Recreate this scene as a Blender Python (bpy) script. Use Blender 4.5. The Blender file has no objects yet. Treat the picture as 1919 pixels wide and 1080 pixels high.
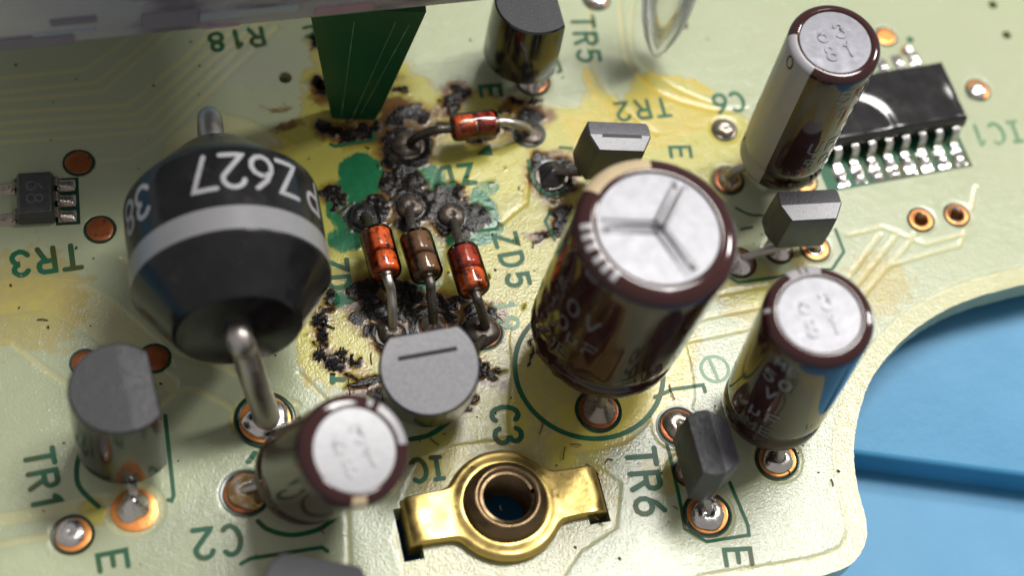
import bpy, bmesh, math, random
import numpy as np
from mathutils import Vector, Matrix

# =============================================================== camera, light, exposure
# one Blender unit is one millimetre: the scene is a close-up of a circuit board
sc = bpy.context.scene
sc.unit_settings.system = 'METRIC'
sc.unit_settings.scale_length = 0.001
IW, IH, FOC, DEPTH = 1919.0, 1080.0, 3400.0, 102.0
_n = np.array([450 - 960.0, 2400 - 540.0, FOC]); _n /= np.linalg.norm(_n)     # straight down, seen by the camera
_e = np.array([1, -0.13, 0.0]); _e[2] = -(_e[0]*_n[0] + _e[1]*_n[1]) / _n[2]
AX = _e / np.linalg.norm(_e); AZ = -_n; AY = np.cross(AZ, AX)
RM = np.stack([AX, AY, AZ])
CAM = -RM @ np.array([0, 0, DEPTH])

cam_data = bpy.data.cameras.new('camera')
cam = bpy.data.objects.new('camera', cam_data)
sc.collection.objects.link(cam)
_r = RM @ np.array([1, 0, 0]); _u = RM @ np.array([0, -1, 0]); _b = RM @ np.array([0, 0, -1])
cam.matrix_world = Matrix(((_r[0], _u[0], _b[0], CAM[0]), (_r[1], _u[1], _b[1], CAM[1]), (_r[2], _u[2], _b[2], CAM[2]), (0, 0, 0, 1)))
cam_data.sensor_width = 36.0
cam_data.lens = FOC / IW * 36.0
cam_data.clip_start = 1.0
cam_data.clip_end = 4000.0
cam_data.dof.use_dof = True
cam_data.dof.focus_distance = 99.0
cam_data.dof.aperture_fstop = 0.027           # millimetre units: an opening of about 1.4 mm
sc.camera = cam

world = bpy.data.worlds.new('World'); sc.world = world; world.use_nodes = True
bg = world.node_tree.nodes['Background']
bg.inputs[0].default_value = (1.0, 0.95, 0.91, 1)
bg.inputs[1].default_value = 0.40

def lamp(name, loc, target, sx, sy, power, col):
    d = bpy.data.lights.new(name, 'AREA'); d.shape = 'RECTANGLE'; d.size = sx; d.size_y = sy
    d.energy = power; d.color = col
    o = bpy.data.objects.new(name, d); sc.collection.objects.link(o)
    o.location = loc
    o.rotation_euler = (Vector(target) - Vector(loc)).to_track_quat('-Z', 'Y').to_euler()
    return o
lamp('ceiling_panel_lamp', (98, 84, 300), (0, 0, 0), 135, 62, 1.03e6, (1.0, 0.98, 0.94))
lamp('bench_lamp', (240, 70, 200), (5, 0, 0), 40, 40, 5.0e5, (1.0, 0.96, 0.90))

vs = sc.view_settings
vs.view_transform = 'Standard'; vs.look = 'None'; vs.exposure = 0.0; vs.gamma = 1.0
try: vs.use_curve_mapping = False
except Exception: pass
sc.cycles.max_bounces = 10
sc.cycles.transparent_max_bounces = 8
sc.cycles.use_denoising = True
sc.cycles.caustics_reflective = False
sc.cycles.caustics_refractive = False

def B(px, py, z=0.0):
    """a point of the photograph brought down to the plane at height z over the board"""
    d = RM @ np.array([(px - 960) / FOC, (py - 540) / FOC, 1.0])
    t = (z - CAM[2]) / d[2]
    p = CAM + d * t
    return Vector((p[0], p[1], p[2]))
def Bv(px, py): p = B(px, py); return (p.x, p.y)
def dirv(px, py, dx, dy, z=0.0):
    a = B(px, py, z); b = B(px + dx, py + dy, z); v = b - a; v.z = 0
    return v.normalized()
def raise_to(base, px, py, length):
    """height at which the ray through a pixel lies `length` from base, the upper solution"""
    lo, hi = base.z, base.z + length
    best = None
    for k in range(400):
        z = hi - (hi - lo) * k / 399
        d = (B(px, py, z) - base).length
        if best is None or abs(d - length) < best[0]: best = (abs(d - length), z)
    return B(px, py, best[1])

rng = np.random.default_rng(7)
random.seed(11)

# =============================================================== materials
MATS = {}
def nodes_of(name):
    m = bpy.data.materials.new(name); m.use_nodes = True
    nt = m.node_tree
    return m, nt, nt.nodes['Principled BSDF']
def N(nt, kind, **kw):
    n = nt.nodes.new(kind)
    for k, v in kw.items():
        if k.startswith('i_'): n.inputs[k[2:].replace('_', ' ')].default_value = v
        else: setattr(n, k, v)
    return n
def mat(name, col, rough=0.5, metal=0.0, spec=0.5, coat=0.0, var=0.15, scale=2.0, bump=0.0, bscale=12.0, rvar=0.0, stretch=None, grime=None, grime_amt=0.5, gscale=1.5):
    """procedural surface: colour varied by noise, roughness varied, fine relief, optional grime colour"""
    if name in MATS: return MATS[name]
    m, nt, p = nodes_of(name)
    tc = N(nt, 'ShaderNodeTexCoord')
    src = tc.outputs['Object']
    if stretch:
        mp = N(nt, 'ShaderNodeMapping'); mp.inputs['Scale'].default_value = stretch
        nt.links.new(src, mp.inputs[0]); src = mp.outputs[0]
    nz = N(nt, 'ShaderNodeTexNoise'); nz.inputs['Scale'].default_value = scale; nz.inputs['Detail'].default_value = 6
    nt.links.new(src, nz.inputs['Vector'])
    mx = N(nt, 'ShaderNodeMix', data_type='RGBA')
    a = [c * (1 - var) for c in col]; b = [min(1, c * (1 + var)) for c in col]
    mx.inputs[6].default_value = (*a, 1); mx.inputs[7].default_value = (*b, 1)
    nt.links.new(nz.outputs['Fac'], mx.inputs[0])
    out = mx.outputs[2]
    if grime:
        g = N(nt, 'ShaderNodeTexNoise'); g.inputs['Scale'].default_value = gscale; g.inputs['Detail'].default_value = 8; g.inputs['Roughness'].default_value = 0.65
        nt.links.new(src, g.inputs['Vector'])
        r = N(nt, 'ShaderNodeValToRGB'); r.color_ramp.elements[0].position = 0.62 - grime_amt * 0.3; r.color_ramp.elements[1].position = 0.72 - grime_amt * 0.2
        nt.links.new(g.outputs['Fac'], r.inputs[0])
        m2 = N(nt, 'ShaderNodeMix', data_type='RGBA'); nt.links.new(r.outputs[0], m2.inputs[0])
        nt.links.new(out, m2.inputs[6]); m2.inputs[7].default_value = (*grime, 1); out = m2.outputs[2]
    nt.links.new(out, p.inputs['Base Color'])
    p.inputs['Metallic'].default_value = metal
    p.inputs['Specular IOR Level'].default_value = spec
    p.inputs['Coat Weight'].default_value = coat
    p.inputs['Coat Roughness'].default_value = 0.06
    if rvar:
        mr = N(nt, 'ShaderNodeMapRange'); mr.inputs['To Min'].default_value = max(0.02, rough - rvar); mr.inputs['To Max'].default_value = min(1, rough + rvar)
        mr.inputs['From Min'].default_value = 0.3; mr.inputs['From Max'].default_value = 0.7
        nt.links.new(nz.outputs['Fac'], mr.inputs['Value']); nt.links.new(mr.outputs[0], p.inputs['Roughness'])
    else: p.inputs['Roughness'].default_value = rough
    if bump:
        bz = N(nt, 'ShaderNodeTexNoise'); bz.inputs['Scale'].default_value = bscale; bz.inputs['Detail'].default_value = 5
        nt.links.new(src, bz.inputs['Vector'])
        bp = N(nt, 'ShaderNodeBump'); bp.inputs['Strength'].default_value = bump; bp.inputs['Distance'].default_value = 0.05
        nt.links.new(bz.outputs['Fac'], bp.inputs['Height']); nt.links.new(bp.outputs[0], p.inputs['Normal'])
    MATS[name] = m
    return m

mat('sleeve', (0.034, 0.010, 0.010), 0.08, spec=0.45, coat=0.0, var=0.2, scale=0.6, bump=0.05, bscale=1.2)
mat('sleeve_print', (0.17, 0.17, 0.185), 0.35, var=0.12, scale=3)
mat('sleeve_print_dim', (0.10, 0.095, 0.105), 0.4, var=0.3, scale=2)
mat('sleeve_stripe', (0.33, 0.32, 0.34), 0.3, coat=0.0, var=0.06, scale=1)
mat('sleeve_stripe_scorched', (0.46, 0.36, 0.22), 0.3, coat=0.3, var=0.15, scale=1)
mat('aluminium_lit', (0.39, 0.39, 0.41), 0.48, metal=1.0, var=0.10, scale=2, bump=0.12, bscale=4)  # same metal as aluminium, with a lamp reflection painted in as a paler tone
mat('aluminium', (0.215, 0.215, 0.23), 0.52, metal=1.0, var=0.05, scale=2, bump=0.05, bscale=3, rvar=0.03)
mat('aluminium_shaded', (0.135, 0.135, 0.150), 0.50, metal=1.0, var=0.10, scale=2, bump=0.12, bscale=4, rvar=0.06)  # same metal, darkened to paint in the missing lamp reflection
mat('wire', (0.46, 0.43, 0.405), 0.44, metal=1.0, var=0.18, scale=1.2, bump=0.10, bscale=4, rvar=0.10)
mat('wire_burnt', (0.10, 0.085, 0.075), 0.35, metal=0.7, var=0.5, scale=3, bump=0.6, bscale=7, rvar=0.12)
mat('solder', (0.62, 0.60, 0.58), 0.22, metal=1.0, var=0.2, scale=2.5, bump=0.5, bscale=3.5, rvar=0.1)
mat('solder_dull', (0.30, 0.26, 0.22), 0.30, metal=0.9, var=0.4, scale=2.5, bump=0.6, bscale=4, rvar=0.12)
mat('solder_burnt', (0.060, 0.048, 0.040), 0.36, metal=0.5, var=0.5, scale=2, bump=0.7, bscale=3.5, rvar=0.14, grime=(0.16, 0.12, 0.085), grime_amt=0.35, gscale=1.6)
mat('solder_flux', (0.34, 0.22, 0.08), 0.16, metal=0.5, var=0.5, scale=2, bump=0.5, bscale=3, grime=(0.45, 0.40, 0.36), grime_amt=0.5)
mat('copper', (0.78, 0.29, 0.075), 0.33, metal=0.5, var=0.25, scale=2, bump=0.2, bscale=5, grime=(0.30, 0.12, 0.03), grime_amt=0.22, gscale=1.3)
mat('copper_dark', (0.30, 0.085, 0.025), 0.32, metal=0.5, var=0.35, scale=2, bump=0.15, bscale=6, grime=(0.05, 0.02, 0.01), grime_amt=0.2)
mat('mask_ring', (0.010, 0.040, 0.026), 0.25, var=0.5, scale=2)
mat('ink', (0.008, 0.095, 0.042), 0.42, spec=0.3, var=0.35, scale=0.5, bump=0.2, bscale=8, grime=(0.055, 0.06, 0.012), grime_amt=0.42, gscale=0.35)
mat('ink_worn', (0.075, 0.20, 0.085), 0.35, var=0.4, scale=0.8, bump=0.2, bscale=8, grime=(0.30, 0.34, 0.16), grime_amt=0.3, gscale=0.8)
mat('epoxy', (0.048, 0.047, 0.050), 0.40, var=0.35, scale=3, bump=0.35, bscale=16, rvar=0.10)
mat('epoxy_gloss', (0.013, 0.013, 0.014), 0.14, spec=0.6, var=0.4, scale=1, bump=0.05, bscale=3, rvar=0.05)
mat('epoxy_face', (0.026, 0.026, 0.031), 0.46, spec=0.35, var=0.22, scale=4, bump=0.55, bscale=9, rvar=0.10, stretch=(1.6, 0.7, 1))
mat('epoxy_sheen', (0.31, 0.305, 0.33), 0.36, spec=0.6, var=0.28, scale=5, bump=0.8, bscale=11, rvar=0.08)  # black epoxy with reflected sheen painted in as a pale colour
mat('epoxy_faint_sheen', (0.075, 0.073, 0.088), 0.40, spec=0.5, var=0.25, scale=4, bump=0.5, bscale=10, rvar=0.1)  # black epoxy with a weaker sheen painted into the colour
mat('epoxy_dark', (0.010, 0.010, 0.011), 0.55, var=0.3)
mat('diode_body', (0.009, 0.009, 0.010), 0.20, spec=0.36, var=0.5, scale=0.9, bump=0.10, bscale=2.5, rvar=0.08, grime=(0.022, 0.020, 0.019), grime_amt=0.10, gscale=0.7)
mat('diode_band', (0.19, 0.19, 0.20), 0.30, spec=0.6, var=0.10, scale=3, bump=0.1, bscale=9)
mat('diode_print', (0.27, 0.27, 0.285), 0.4, var=0.25, scale=4, grime=(0.08, 0.08, 0.085), grime_amt=0.12, gscale=3)
mat('brass', (0.58, 0.43, 0.15), 0.36, metal=1.0, var=0.16, scale=1.4, bump=0.25, bscale=2.5, rvar=0.10, grime=(0.23, 0.15, 0.06), grime_amt=0.12, gscale=1.1)
mat('brass_dark', (0.17, 0.115, 0.062), 0.36, metal=0.9, var=0.35, scale=1.6, bump=0.35, bscale=4, rvar=0.1)
mat('green_pcb', (0.004, 0.070, 0.024), 0.34, var=0.25, scale=0.4, stretch=(1, 1, 0.25), bump=0.08, bscale=3)
mat('shield_metal', (0.40, 0.385, 0.41), 0.42, metal=0.35, var=0.25, scale=0.16, stretch=(1, 1, 2.5), grime=(0.20, 0.17, 0.20), grime_amt=0.35, gscale=0.13)
mat('shield_dark', (0.18, 0.16, 0.19), 0.5, var=0.3, scale=0.3)
mat('shield_blue', (0.42, 0.48, 0.55), 0.4, metal=0.5, var=0.3, scale=0.3)
mat('shield_pink', (0.45, 0.30, 0.36), 0.45, metal=0.4, var=0.3, scale=0.3)
mat('glass_red', (0.72, 0.10, 0.014), 0.2, spec=0.5, coat=0.0, var=0.25, scale=1.5, grime=(0.03, 0.008, 0.004), grime_amt=0.46, gscale=2.2)
mat('glass_red_dim', (0.42, 0.040, 0.018), 0.2, spec=0.5, coat=0.0, var=0.4, scale=1.5, grime=(0.03, 0.012, 0.012), grime_amt=0.52, gscale=1.8)
mat('glass_brown', (0.16, 0.075, 0.035), 0.2, spec=0.5, coat=0.0, var=0.4, scale=1.5, grime=(0.03, 0.018, 0.012), grime_amt=0.35, gscale=2)
mat('char', (0.012, 0.011, 0.012), 0.22, spec=0.7, var=0.5, scale=3, bump=0.9, bscale=5, rvar=0.12)
mat('fibre', (0.10, 0.055, 0.018), 0.6, var=0.4)
mat('grit', (0.055, 0.028, 0.012), 0.6, var=0.5)

def glass_material(name, tint, rough, ior=1.5, rim=0.0):
    m, nt, p = nodes_of(name); L = nt.links.new
    tc = N(nt, 'ShaderNodeTexCoord'); nz = N(nt, 'ShaderNodeTexNoise'); nz.inputs['Scale'].default_value = 1.2
    L(tc.outputs['Object'], nz.inputs['Vector'])
    bp = N(nt, 'ShaderNodeBump'); bp.inputs['Strength'].default_value = 0.15; bp.inputs['Distance'].default_value = 0.05
    L(nz.outputs['Fac'], bp.inputs['Height'])
    tr = N(nt, 'ShaderNodeBsdfTransparent'); tr.inputs[0].default_value = (*tint, 1)
    gl = N(nt, 'ShaderNodeBsdfGlossy'); gl.inputs['Roughness'].default_value = rough; L(bp.outputs[0], gl.inputs['Normal'])
    fr = N(nt, 'ShaderNodeFresnel'); fr.inputs['IOR'].default_value = ior; L(bp.outputs[0], fr.inputs['Normal'])
    mx = N(nt, 'ShaderNodeMixShader'); L(fr.outputs[0], mx.inputs[0]); L(tr.outputs[0], mx.inputs[1]); L(gl.outputs[0], mx.inputs[2])
    out = mx.outputs[0]
    if rim:
        lw = N(nt, 'ShaderNodeLayerWeight'); lw.inputs['Blend'].default_value = 0.35
        df = N(nt, 'ShaderNodeBsdfTranslucent'); df.inputs[0].default_value = (0.85, 0.85, 0.87, 1)  # white edges imitate highlights, painted in by viewing angle
        pw = N(nt, 'ShaderNodeMath', operation='POWER'); pw.inputs[1].default_value = 2.0; L(lw.outputs['Facing'], pw.inputs[0])
        ml = N(nt, 'ShaderNodeMath', operation='MULTIPLY'); ml.inputs[1].default_value = rim; L(pw.outputs[0], ml.inputs[0])
        m2 = N(nt, 'ShaderNodeMixShader'); L(ml.outputs[0], m2.inputs[0]); L(out, m2.inputs[1]); L(df.outputs[0], m2.inputs[2]); out = m2.outputs[0]
    L(out, nt.nodes['Material Output'].inputs['Surface'])
    MATS[name] = m
glass_material('glass', (0.96, 0.97, 0.93), 0.05)
glass_material('clear_plastic', (0.985, 0.985, 0.985), 0.12, 1.3, 1.0)

# ---- the board's lacquer: mask attributes of the mesh blended with noise
def board_material():
    m, nt, p = nodes_of('board_lacquer')
    L = nt.links.new
    tc = N(nt, 'ShaderNodeTexCoord')
    def noise(scale, detail=6, rough=0.55, dist=0.0):
        n = N(nt, 'ShaderNodeTexNoise'); n.inputs['Scale'].default_value = scale; n.inputs['Detail'].default_value = detail
        n.inputs['Roughness'].default_value = rough; n.inputs['Distortion'].default_value = dist
        L(tc.outputs['Object'], n.inputs['Vector']); return n.outputs['Fac']
    def attr(nm):
        a = N(nt, 'ShaderNodeAttribute', attribute_name=nm); return a.outputs['Fac']
    def math_(op, a, b=None, clamp=False):
        n = N(nt, 'ShaderNodeMath', operation=op, use_clamp=clamp)
        for i, v in enumerate((a, b)):
            if v is None: continue
            if isinstance(v, (int, float)): n.inputs[i].default_value = v
            else: L(v, n.inputs[i])
        return n.outputs[0]
    def ramp(v, lo, hi, a=0.0, b=1.0):
        n = N(nt, 'ShaderNodeMapRange', interpolation_type='SMOOTHSTEP')
        n.inputs['From Min'].default_value = lo; n.inputs['From Max'].default_value = hi
        n.inputs['To Min'].default_value = a; n.inputs['To Max'].default_value = b
        L(v, n.inputs['Value']); return n.outputs[0]
    def mix(f, a, b, blend='MIX'):
        n = N(nt, 'ShaderNodeMix', data_type='RGBA', blend_type=blend)
        for i, v in ((0, f), (6, a), (7, b)):
            if isinstance(v, tuple): n.inputs[i].default_value = (*v, 1)
            elif isinstance(v, (int, float)): n.inputs[i].default_value = v
            else: L(v, n.inputs[i])
        return n.outputs[2]
    fine = noise(7.0, 3); mid = noise(1.6, 7, 0.6); big = noise(0.16, 5); speck = noise(5.5, 8, 0.75)
    gap = attr('gap'); stain = attr('stain'); burn = attr('burn'); brown = attr('brown'); green = attr('green'); grey = attr('grey')
    lam = mix(big, (0.41, 0.412, 0.232), (0.47, 0.465, 0.268))
    cu = mix(big, (0.335, 0.372, 0.240), (0.395, 0.430, 0.285))
    col = mix(ramp(gap, 0.35, 0.65), cu, lam)
    # worn, scuffed greyish film
    gs = math_('ADD', grey, math_('MULTIPLY', math_('SUBTRACT', mid, 0.5), 0.5))
    col = mix(ramp(gs, 0.3, 0.9, 0, 0.7), col, (0.36, 0.36, 0.33))
    # flux stain
    ss = math_('ADD', stain, math_('MULTIPLY', math_('SUBTRACT', mid, 0.5), 0.55))
    s1 = ramp(ss, 0.12, 0.55)
    col = mix(s1, col, mix(1.0, col, (1.10, 0.93, 0.32), 'MULTIPLY'))
    tide = math_('MULTIPLY', ramp(ss, 0.14, 0.24), ramp(ss, 0.24, 0.50, 1.0, 0.0))
    col = mix(math_('MULTIPLY', tide, 0.42), col, (0.36, 0.24, 0.05))
    s2 = ramp(ss, 1.0, 1.25)
    col = mix(math_('MULTIPLY', s2, 0.75), col, (0.50, 0.36, 0.055))
    # brown scorch
    bb = math_('ADD', brown, math_('MULTIPLY', math_('SUBTRACT', mid, 0.5), 1.1))
    col = mix(ramp(bb, 0.30, 0.75, 0, 0.92), col, mix(speck, (0.26, 0.11, 0.022), (0.045, 0.018, 0.008)))
    # soot haze and toasted lacquer fading away from the char
    so = math_('ADD', attr('soot'), math_('MULTIPLY', math_('SUBTRACT', mid, 0.5), 0.55))
    col = mix(ramp(so, 0.08, 0.45, 0, 0.80), col, mix(1.0, col, (0.62, 0.43, 0.22), 'MULTIPLY'))
    col = mix(ramp(so, 0.30, 0.70, 0, 0.85), col, mix(speck, (0.060, 0.030, 0.012), (0.15, 0.085, 0.035)))
    # green patch of scraped mask
    mpg = N(nt, 'ShaderNodeMapping'); mpg.inputs['Scale'].default_value = (7.0, 0.7, 1); mpg.inputs['Rotation'].default_value = (0, 0, 0.10); L(tc.outputs['Object'], mpg.inputs[0])
    scr = N(nt, 'ShaderNodeTexNoise'); scr.inputs['Scale'].default_value = 1.0; scr.inputs['Detail'].default_value = 5; L(mpg.outputs[0], scr.inputs['Vector'])
    gg = math_('ADD', green, math_('MULTIPLY', math_('SUBTRACT', scr.outputs['Fac'], 0.5), 0.9))
    col = mix(ramp(gg, 0.35, 0.95), col, mix(mid, (0.008, 0.095, 0.038), (0.020, 0.18, 0.078)))
    # specks of dust
    col = mix(ramp(speck, 0.70, 0.76, 0, 0.35), col, (0.13, 0.10, 0.05))
    # char
    cc = math_('ADD', burn, math_('MULTIPLY', math_('SUBTRACT', mid, 0.55), 1.15))
    cm = ramp(cc, 0.38, 0.58)
    edge = ramp(cc, 0.16, 0.42, 0, 0.75)
    col = mix(edge, col, mix(speck, (0.05, 0.022, 0.008), (0.16, 0.075, 0.022)))
    ash = noise(0.9, 5, 0.6, 0.6)
    col = mix(cm, col, mix(ramp(ash, 0.56, 0.70), mix(ramp(speck, 0.45, 0.66), (0.005, 0.0045, 0.005), (0.026, 0.020, 0.016)), mix(speck, (0.022, 0.016, 0.011), (0.060, 0.046, 0.032))))
    L(col, p.inputs['Base Color'])
    rr = math_('ADD', math_('MULTIPLY', mid, 0.12), 0.09)
    n = N(nt, 'ShaderNodeMix'); L(cm, n.inputs[0]); L(rr, n.inputs[2]); n.inputs[3].default_value = 0.11
    L(n.outputs[0], p.inputs['Roughness'])
    sp_ = N(nt, 'ShaderNodeMix'); L(cm, sp_.inputs[0]); sp_.inputs[2].default_value = 0.5; sp_.inputs[3].default_value = 0.27; L(sp_.outputs[0], p.inputs['Specular IOR Level'])
    h = math_('ADD', math_('MULTIPLY', fine, 0.85), math_('MULTIPLY', mid, 0.65))
    h = math_('ADD', h, math_('MULTIPLY', math_('MULTIPLY', speck, cm), 0.8))
    bp = N(nt, 'ShaderNodeBump'); bp.inputs['Strength'].default_value = 0.55; bp.inputs['Distance'].default_value = 0.05
    L(h, bp.inputs['Height']); L(bp.outputs[0], p.inputs['Normal'])
    MATS['board'] = m
board_material()

def mat_blue():
    m, nt, p = nodes_of('silicone_blue'); L = nt.links.new
    tc = N(nt, 'ShaderNodeTexCoord')
    a = N(nt, 'ShaderNodeTexNoise'); a.inputs['Scale'].default_value = 0.25; a.inputs['Detail'].default_value = 8; L(tc.outputs['Object'], a.inputs['Vector'])
    b = N(nt, 'ShaderNodeTexNoise'); b.inputs['Scale'].default_value = 1.1; b.inputs['Detail'].default_value = 10; b.inputs['Roughness'].default_value = 0.7; L(tc.outputs['Object'], b.inputs['Vector'])
    mx = N(nt, 'ShaderNodeMix', data_type='RGBA'); mx.inputs[6].default_value = (0.024, 0.195, 0.375, 1); mx.inputs[7].default_value = (0.062, 0.265, 0.47, 1); L(a.outputs['Fac'], mx.inputs[0])
    r = N(nt, 'ShaderNodeValToRGB'); r.color_ramp.elements[0].position = 0.66; r.color_ramp.elements[1].position = 0.76; L(b.outputs['Fac'], r.inputs[0])
    m2 = N(nt, 'ShaderNodeMix', data_type='RGBA'); m2.inputs[7].default_value = (0.04, 0.12, 0.22, 1)
    sc_ = N(nt, 'ShaderNodeMath', operation='MULTIPLY'); sc_.inputs[1].default_value = 0.5; L(r.outputs[0], sc_.inputs[0]); L(sc_.outputs[0], m2.inputs[0]); L(mx.outputs[2], m2.inputs[6])
    L(m2.outputs[2], p.inputs['Base Color']); p.inputs['Roughness'].default_value = 0.5
    bp = N(nt, 'ShaderNodeBump'); bp.inputs['Strength'].default_value = 0.3; bp.inputs['Distance'].default_value = 0.1; L(b.outputs['Fac'], bp.inputs['Height']); L(bp.outputs[0], p.inputs['Normal'])
    MATS['blue'] = m
mat_blue()

# =============================================================== mesh helpers
COL = sc.collection
def tag(o, label=None, category=None, group=None, kind=None):
    if label: o['label'] = label
    if category: o['category'] = category
    if group: o['group'] = group
    if kind: o['kind'] = kind
    return o
def thing(name, label, category, loc=(0, 0, 0), group=None):
    o = bpy.data.objects.new(name, None); o.empty_display_size = 1.0
    COL.objects.link(o); o.location = loc
    return tag(o, label, category, group)
def link_mesh(name, verts, faces, material, parent=None, smooth=True, sharp=40, matrix=None):
    me = bpy.data.meshes.new(name)
    if matrix is not None: verts = [matrix @ Vector(v) for v in verts]
    me.from_pydata([tuple(v) for v in verts], [], faces)
    me.validate(); me.update()
    o = bpy.data.objects.new(name, me); COL.objects.link(o)
    me.materials.append(MATS[material])
    if smooth:
        me.shade_smooth()
        if sharp: me.set_sharp_from_angle(angle=math.radians(sharp))
    if parent is not None:
        o.parent = parent
        o.matrix_parent_inverse = Matrix.Translation(parent.location).inverted() if parent.parent is None else parent_world(parent).inverted()
    return o
def parent_world(o):
    m = Matrix.Translation(o.location)
    if o.parent is not None: m = parent_world(o.parent) @ o.matrix_parent_inverse @ m
    return m
class MB:
    def __init__(s): s.v = []; s.f = []
    def add(s, vs, fs):
        k = len(s.v); s.v += [tuple(v) for v in vs]; s.f += [tuple(i + k for i in f) for f in fs]
    def lathe(s, prof, seg=48, a0=0.0, a1=2 * math.pi, cap0=False, cap1=False, wob=None):
        full = abs(a1 - a0 - 2 * math.pi) < 1e-6
        n = seg if full else seg + 1
        k = len(s.v)
        for (r, z) in prof:
            for i in range(n):
                a = a0 + (a1 - a0) * i / seg
                rr = r if wob is None else r * wob(a, z, r)
                s.v.append((rr * math.cos(a), rr * math.sin(a), z))
        for j in range(len(prof) - 1):
            for i in range(seg):
                i2 = (i + 1) % n if full else i + 1
                s.f.append((k + j*n + i, k + j*n + i2, k + (j+1)*n + i2, k + (j+1)*n + i))
        if cap0: s.f.append(tuple(k + i for i in reversed(range(n))))
        if cap1: s.f.append(tuple(k + (len(prof)-1)*n + i for i in range(n)))
    def tube(s, pts, rad, seg=12, caps=True):
        pts = [Vector(p) for p in pts]
        rads = rad if isinstance(rad, (list, tuple)) else [rad] * len(pts)
        k = len(s.v); up = Vector((0.3, 0.2, 0.93)); prev = None
        for i, p in enumerate(pts):
            t = (pts[min(i+1, len(pts)-1)] - pts[max(i-1, 0)]).normalized()
            if prev is None:
                u = t.cross(up if abs(t.dot(up)) < 0.95 else Vector((1, 0, 0))).normalized()
            else:
                u = (prev - t * prev.dot(t)).normalized()
            w = t.cross(u); prev = u
            for q in range(seg):
                a = 2 * math.pi * q / seg
                s.v.append(tuple(p + (u * math.cos(a) + w * math.sin(a)) * rads[i]))
        for i in range(len(pts) - 1):
            for q in range(seg):
                q2 = (q + 1) % seg
                s.f.append((k + i*seg + q, k + i*seg + q2, k + (i+1)*seg + q2, k + (i+1)*seg + q))
        if caps:
            s.f.append(tuple(k + q for q in reversed(range(seg))))
            s.f.append(tuple(k + (len(pts)-1)*seg + q for q in range(seg)))
    def box(s, c, d):
        x, y, z = c; a, b, h = d[0]/2, d[1]/2, d[2]/2
        s.add([(x-a,y-b,z-h),(x+a,y-b,z-h),(x+a,y+b,z-h),(x-a,y+b,z-h),(x-a,y-b,z+h),(x+a,y-b,z+h),(x+a,y+b,z+h),(x-a,y+b,z+h)],
              [(3,2,1,0),(4,5,6,7),(0,1,5,4),(1,2,6,5),(2,3,7,6),(3,0,4,7)])
    def build(s, name, material, parent=None, matrix=None, smooth=True, sharp=40):
        return link_mesh(name, s.v, s.f, material, parent, smooth, sharp, matrix)
def bezier(pts, n=10):
    """smooth curve through the points"""
    P = [Vector(p) for p in pts]
    out = []
    for i in range(len(P) - 1):
        p0 = P[max(i-1, 0)]; p1 = P[i]; p2 = P[i+1]; p3 = P[min(i+2, len(P)-1)]
        for k in range(n):
            t = k / n
            out.append(0.5 * ((2*p1) + (p2-p0)*t + (2*p0-5*p1+4*p2-p3)*t*t + (3*p1-p0-3*p2+p3)*t**3))
    out.append(P[-1])
    return out
def frame(origin, zdir, xhint=(1, 0, 0)):
    z = Vector(zdir).normalized(); x = Vector(xhint); x = (x - z * x.dot(z)).normalized(); y = z.cross(x)
    return Matrix(((x.x, y.x, z.x, origin[0]), (x.y, y.y, z.y, origin[1]), (x.z, y.z, z.z, origin[2]), (0, 0, 0, 1)))
def bevel_obj(o, w, seg=2):
    m = o.modifiers.new('edge', 'BEVEL'); m.width = w; m.segments = seg; m.limit_method = 'ANGLE'; m.angle_limit = math.radians(28)
    return o

# =============================================================== numpy noise
def vnoise(x, y, scale, seed):
    g = np.random.default_rng(seed).random((256, 256))
    u = x * scale + 1000.3; v = y * scale + 1000.7
    iu = np.floor(u).astype(int); iv = np.floor(v).astype(int); fu = u - iu; fv = v - iv
    fu = fu*fu*(3-2*fu); fv = fv*fv*(3-2*fv)
    a = g[iu % 256, iv % 256]; b = g[(iu+1) % 256, iv % 256]; c = g[iu % 256, (iv+1) % 256]; d = g[(iu+1) % 256, (iv+1) % 256]
    return (a*(1-fu)+b*fu)*(1-fv) + (c*(1-fu)+d*fu)*fv
def fbm(x, y, scale, seed, oct=4):
    t = 0; amp = 1; tot = 0
    for k in range(oct):
        t = t + amp * vnoise(x, y, scale * 2**k, seed + k); tot += amp; amp *= 0.55
    return t / tot
def sstep(a, b, v):
    t = np.clip((v - a) / (b - a), 0, 1); return t*t*(3-2*t)

# =============================================================== the circuit board
# outline on the open side (right of the picture): a rounded tongue and a big round notch
edge_px = [(1330, 1115), (1500, 1088), (1572, 1070), (1606, 1048), (1624, 1012), (1624, 975), (1610, 920), (1602, 870), (1603, 820), (1612, 770), (1632, 715), (1664, 668), (1710, 622), (1765, 585), (1830, 557), (1919, 533), (2010, 512), (2110, 495)]
EDGE = [(p.x + random.uniform(-.02, .02), p.y + random.uniform(-.02, .02)) for p in bezier([Vector((*Bv(*q), 0)) for q in edge_px], 8)]
XR = 52.0; YT = 38.0; XL = -42.0; YB = -34.0
e0, e1 = EDGE[0], EDGE[-1]
OUT = [(XL, YB), (e0[0] - 4, YB)] + EDGE + [(XR, e1[1] + 0.2), (XR, YT), (XL, YT)]

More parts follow.
